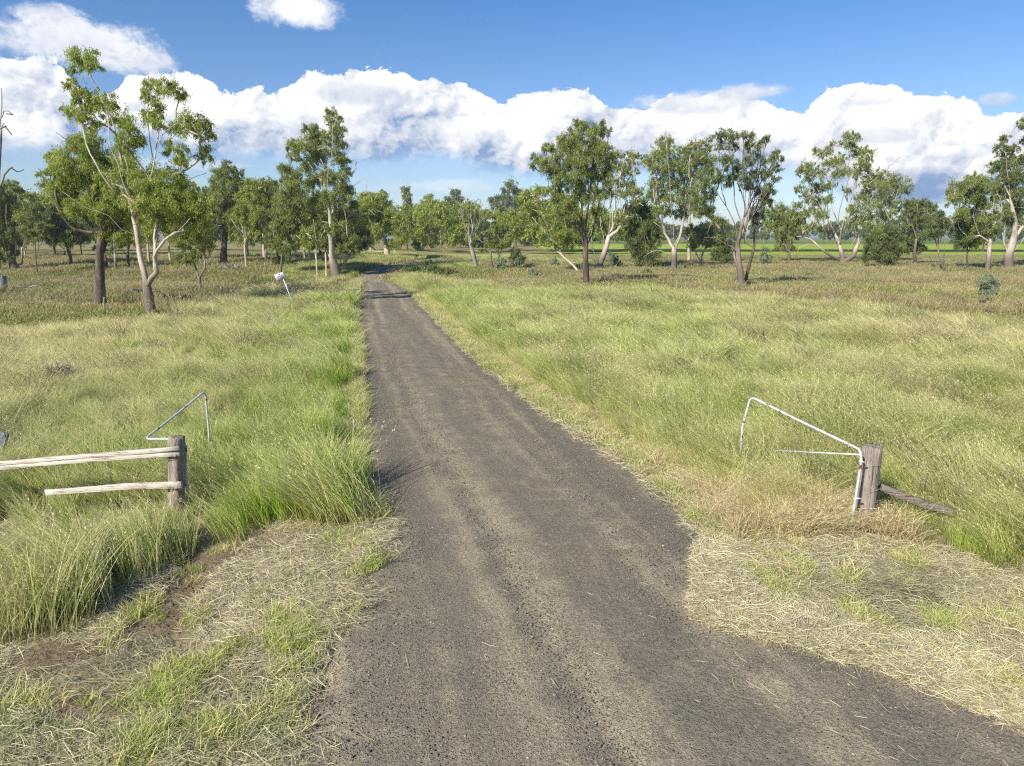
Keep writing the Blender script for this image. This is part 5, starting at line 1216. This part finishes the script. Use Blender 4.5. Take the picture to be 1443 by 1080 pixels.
# ---------------------------------------------------------------- camera, sun, sky
cam = bpy.data.cameras.new('camera'); cam.sensor_width = 36; cam.lens = 36*F/1443; cam.clip_end = 20000; cam.clip_start = .1
co = bpy.data.objects.new('camera', cam); co.location = CAM; co.rotation_euler = (math.pi/2-PITCH, 0, 0); COL.objects.link(co); S.camera = co
SE = math.radians(35); sd = Vector((-.63*math.cos(SE), -.777*math.cos(SE), math.sin(SE)))
sun = bpy.data.lights.new('sun', 'SUN'); sun.energy = 4.8; sun.angle = math.radians(.5); sun.color = (1, .93, .80)
so = bpy.data.objects.new('sun', sun); so.rotation_euler = (-sd).to_track_quat('-Z', 'Y').to_euler(); COL.objects.link(so)
w = bpy.data.worlds.new('World'); S.world = w; w.use_nodes = True; w.node_tree.nodes.clear(); N = NT(w.node_tree)
sk_ = N('ShaderNodeTexSky', sky_type='NISHITA'); sk_.sun_disc = False; sk_.sun_elevation = SE; sk_.sun_rotation = math.atan2(sd.x, sd.y)
sk_.altitude = 200; sk_.air_density = 1.0; sk_.dust_density = .35; sk_.ozone_density = 2.2
g = N('ShaderNodeTexCoord').outputs['Generated']; s3 = N('ShaderNodeSeparateXYZ', {0: g})
az = N.m('MULTIPLY', N.m('ARCTAN2', s3.outputs[0], s3.outputs[1]), 180/math.pi)
el = N.m('MULTIPLY', N.m('ARCSINE', s3.outputs[2]), 180/math.pi)
def ae(px, py):
    d = ray(px, py); d = d/np.linalg.norm(d); return math.degrees(math.atan2(d[0], d[1])), math.degrees(math.asin(d[2]))
def curve(pts, x):
    """profile of elevation over azimuth, -180..180 mapped to 0..1"""
    P = sorted(ae(*p) for p in pts); n = N('ShaderNodeFloatCurve'); c = n.mapping.curves[0]
    lo, hi = 0., 24.
    A = [(-180, P[0][1]+1.5), (-90, P[0][1]-2), (-55, P[0][1]+2)]+P+[(55, P[-1][1]), (80, P[-1][1]+2), (180, P[-1][1]+1.5)]
    A = [((a+180)/360, (b-lo)/(hi-lo)) for a, b in A]
    c.points[0].location = A[0]; c.points[1].location = A[-1]
    for a in A[1:-1]: c.points.new(*a)
    for p in c.points: p.handle_type = 'AUTO_CLAMPED'
    n.mapping.extend = 'HORIZONTAL'; n.mapping.update()
    N.put(n.inputs['Value'], N.mr(x, -180, 180))
    return N.m('MULTIPLY', n.outputs[0], hi)
cv = N('ShaderNodeCombineXYZ', {0: az, 1: N.m('MULTIPLY', el, 1.25), 2: 0.}).outputs[0]
def billow(vec):
    a = N('ShaderNodeTexVoronoi', {'Vector': vec, 'Scale': .34, 'Detail': 3.5, 'Roughness': .5, 'Lacunarity': 2.2}, feature='F1', normalize=True).outputs[0]
    return N.m('SUBTRACT', 1., a)
warp = N.vm('SCALE', N.vm('SUBTRACT', N.noise(cv, .35, 4., .55, out=1), (.5, .5, .5)), sc=1.9)
pv = N.vm('ADD', cv, warp)
b0 = billow(pv); b1 = billow(N.vm('ADD', pv, (-.36, .42, 0.)))
pl_ = N.vm('SCALE', pv, sc=.38); B0 = billow(pl_); B1 = billow(N.vm('ADD', pl_, (-.40, .46, 0.)))
soft = N.noise(cv, .22, 5., .6); fine = N.noise(pv, .9, 5., .62)
TOP = [(0,88),(40,85),(75,85),(98,115),(120,150),(150,140),(170,120),(215,105),(245,102),(290,115),(320,138),(350,135),(400,124),(430,106),(455,106),(475,112),(520,100),(560,106),(580,122),(620,118),(665,124),(688,126),(700,146),(740,134),(780,130),(822,124),(838,132),(855,148),(890,152),(960,140),(1050,140),(1095,150),(1112,163),(1140,150),(1165,132),(1200,123),(1240,125),(1300,137),(1335,137),(1380,155),(1420,168),(1443,165)]
BOT = [(0,208),(100,205),(180,195),(250,212),(300,215),(340,222),(400,226),(440,215),(500,222),(600,222),(680,240),(760,246),(850,238),(950,232),(1050,240),(1120,250),(1180,262),(1230,290),(1300,296),(1340,284),(1400,272),(1443,268)]
top = curve(TOP, az); bot = curve(BOT, az)
ruf = N.m('ADD', N.m('MULTIPLY', N.m('SUBTRACT', b0, .62), 2.8), N.m('MULTIPLY', N.m('SUBTRACT', fine, .5), 1.3))
ftop = N.m('SUBTRACT', N.m('ADD', top, N.m('MULTIPLY', ruf, .9)), el)          # >0 below the top
fbot = N.m('ADD', N.m('SUBTRACT', el, bot), N.m('MULTIPLY', N.m('SUBTRACT', soft, .5), 3.))
mask = N.m('MULTIPLY', N.ss(ftop, -.02, .16), N.ss(fbot, -.7, 1.2))
hrel = N.m('DIVIDE', N.m('SUBTRACT', el, bot), N.m('MAXIMUM', N.m('SUBTRACT', top, bot), .5), clamp=True)
relief = N.m('MULTIPLY', N.m('ADD', N.m('MULTIPLY', N.m('SUBTRACT', b0, b1), .95), N.m('SUBTRACT', B0, B1)), 3.0)
lum = N.m('ADD', N.m('ADD', N.m('MULTIPLY', .91, N.ss(N.m('ADD', hrel, N.m('MULTIPLY', N.m('SUBTRACT', N.noise(cv, .13, 3., .5), .5), 2.4)), -.12, .88)), relief), N.m('MULTIPLY', N.m('SUBTRACT', b0, .6), .5))
# separate clouds: px, py, rx, ry, ragged, light (1 white .. 0 grey), strength
OV = [(110,62,140,42,.85,.66,.85),(200,85,60,28,.8,.62,.8),(70,25,65,22,.9,.7,.7),(420,14,74,30,.7,.84,.97),(1405,141,30,11,.8,.35,.7),(508,132,82,22,.7,.42,.8),(985,146,118,20,.75,.48,.85),(1050,132,62,15,.7,.55,.9),
      (1240,192,70,16,.8,.38,.8),(1225,143,52,8,.9,.45,.6),(470,178,90,20,1.,.62,.5),(1290,262,70,30,.6,.12,.7),(620,190,120,20,1.,.72,.4),(385,200,90,18,1.,.5,.5),(40,175,60,30,1.,.72,.4),(900,215,160,24,1.,.4,.5),(640,262,70,12,1.2,.7,.35),(250,232,120,9,1.3,.75,.3)]
skyn = N.mix(1., sk_.outputs[0], (.86, 1.0, 1.16), 'MULTIPLY')
zen = N.ss(el, 4., 26.)
skyn = N.mix(1., skyn, N.mix(zen, (1.12, 1.06, 1.10), (.46, .88, 1.16)), 'MULTIPLY')
skyc = N.vm('SCALE', skyn, sc=.072)
KX = 1/2**.5
def shade(l): return N.vm('SCALE', N.ramp(l, [(0., (.26,.38,.62)), (.25, (.56,.62,.75)), (.5, (.72,.76,.84)), (.75, (.93,.94,.96)), (1., (1.03,1.03,1.02))]), sc=KX*1.04)
# thin veil low over the horizon
veil = N.m('MULTIPLY', N.ss(N.noise(N.vm('MULTIPLY', cv, (.5, 2.2, 1)), .35, 5., .6), .45, .75), N.ss(el, 7., 3.))
c = N.mix(N.m('MULTIPLY', veil, .5), skyc, (.74*KX, .80*KX, .90*KX))
c = N.mix(mask, c, shade(lum))
for (px, py, rx, ry, rag, li, stg) in OV:
    a0, e0 = ae(px, py); a1, _ = ae(px+rx, py); _, e1 = ae(px, py-ry)
    dx = N.m('DIVIDE', N.m('SUBTRACT', az, a0), a1-a0); dy = N.m('DIVIDE', N.m('SUBTRACT', el, e0), e1-e0)
    r2 = N.m('SQRT', N.m('ADD', N.m('MULTIPLY', dx, dx), N.m('MULTIPLY', dy, dy)))
    f = N.m('ADD', N.m('SUBTRACT', 1., r2), N.m('MULTIPLY', N.m('SUBTRACT', N.m('ADD', N.m('MULTIPLY', soft, .45), N.m('MULTIPLY', fine, .55)), .5), 2.2*rag))
    mk = N.m('MULTIPLY', N.ss(f, -.05, .55), stg)
    l = N.m('ADD', N.m('ADD', li, N.m('MULTIPLY', dy, .16)), N.m('ADD', N.m('MULTIPLY', relief, .35), N.m('MULTIPLY', N.m('SUBTRACT', fine, .5), .3)), clamp=True)
    c = N.mix(mk, c, shade(l))
N('ShaderNodeOutputWorld', {0: N('ShaderNodeBackground', {0: c, 1: 1.0}).outputs[0]})
w.cycles.sampling_method = 'MANUAL'; w.cycles.sample_map_resolution = 512
vs = S.view_settings; vs.view_transform = 'Standard'; vs.look = 'None'; vs.exposure = 0.57; vs.gamma = 1.0
cy = S.cycles; cy.max_bounces = 6; cy.diffuse_bounces = 3; cy.glossy_bounces = 2; cy.transmission_bounces = 4; cy.transparent_max_bounces = 4
S.cycles.pixel_filter_type = 'BLACKMAN_HARRIS'; S.cycles.filter_width = 1.2
cy.use_denoising = False; cy.use_adaptive_sampling = True; cy.adaptive_threshold = .015
# ---------------------------------------------------------------- a little air over the flat country
m = bpy.data.materials.new('air'); m.use_nodes = True; m.node_tree.nodes.clear(); N = NT(m.node_tree)
pv_ = N('ShaderNodeVolumePrincipled', {'Color': (.80, .88, 1.0), 'Density': .0003, 'Anisotropy': .3})
o_ = N('ShaderNodeOutputMaterial'); m.node_tree.links.new(pv_.outputs[0], o_.inputs['Volume'])
x0, x1, y0_, y1_, z0, z1 = -3600, 3600, -80, 6200, -6, 26
hv = np.array([(x, y, z) for z in (z0, z1) for y in (y0_, y1_) for x in (x0, x1)])
hz = obj('haze', mesh_np('haze', hv, np.array([(0,2,3,1),(4,5,7,6),(0,1,5,4),(2,6,7,3),(0,4,6,2),(1,3,7,5)])), m); tag(hz, 'faint pale air over the far paddock and treeline', 'haze', kind='stuff')
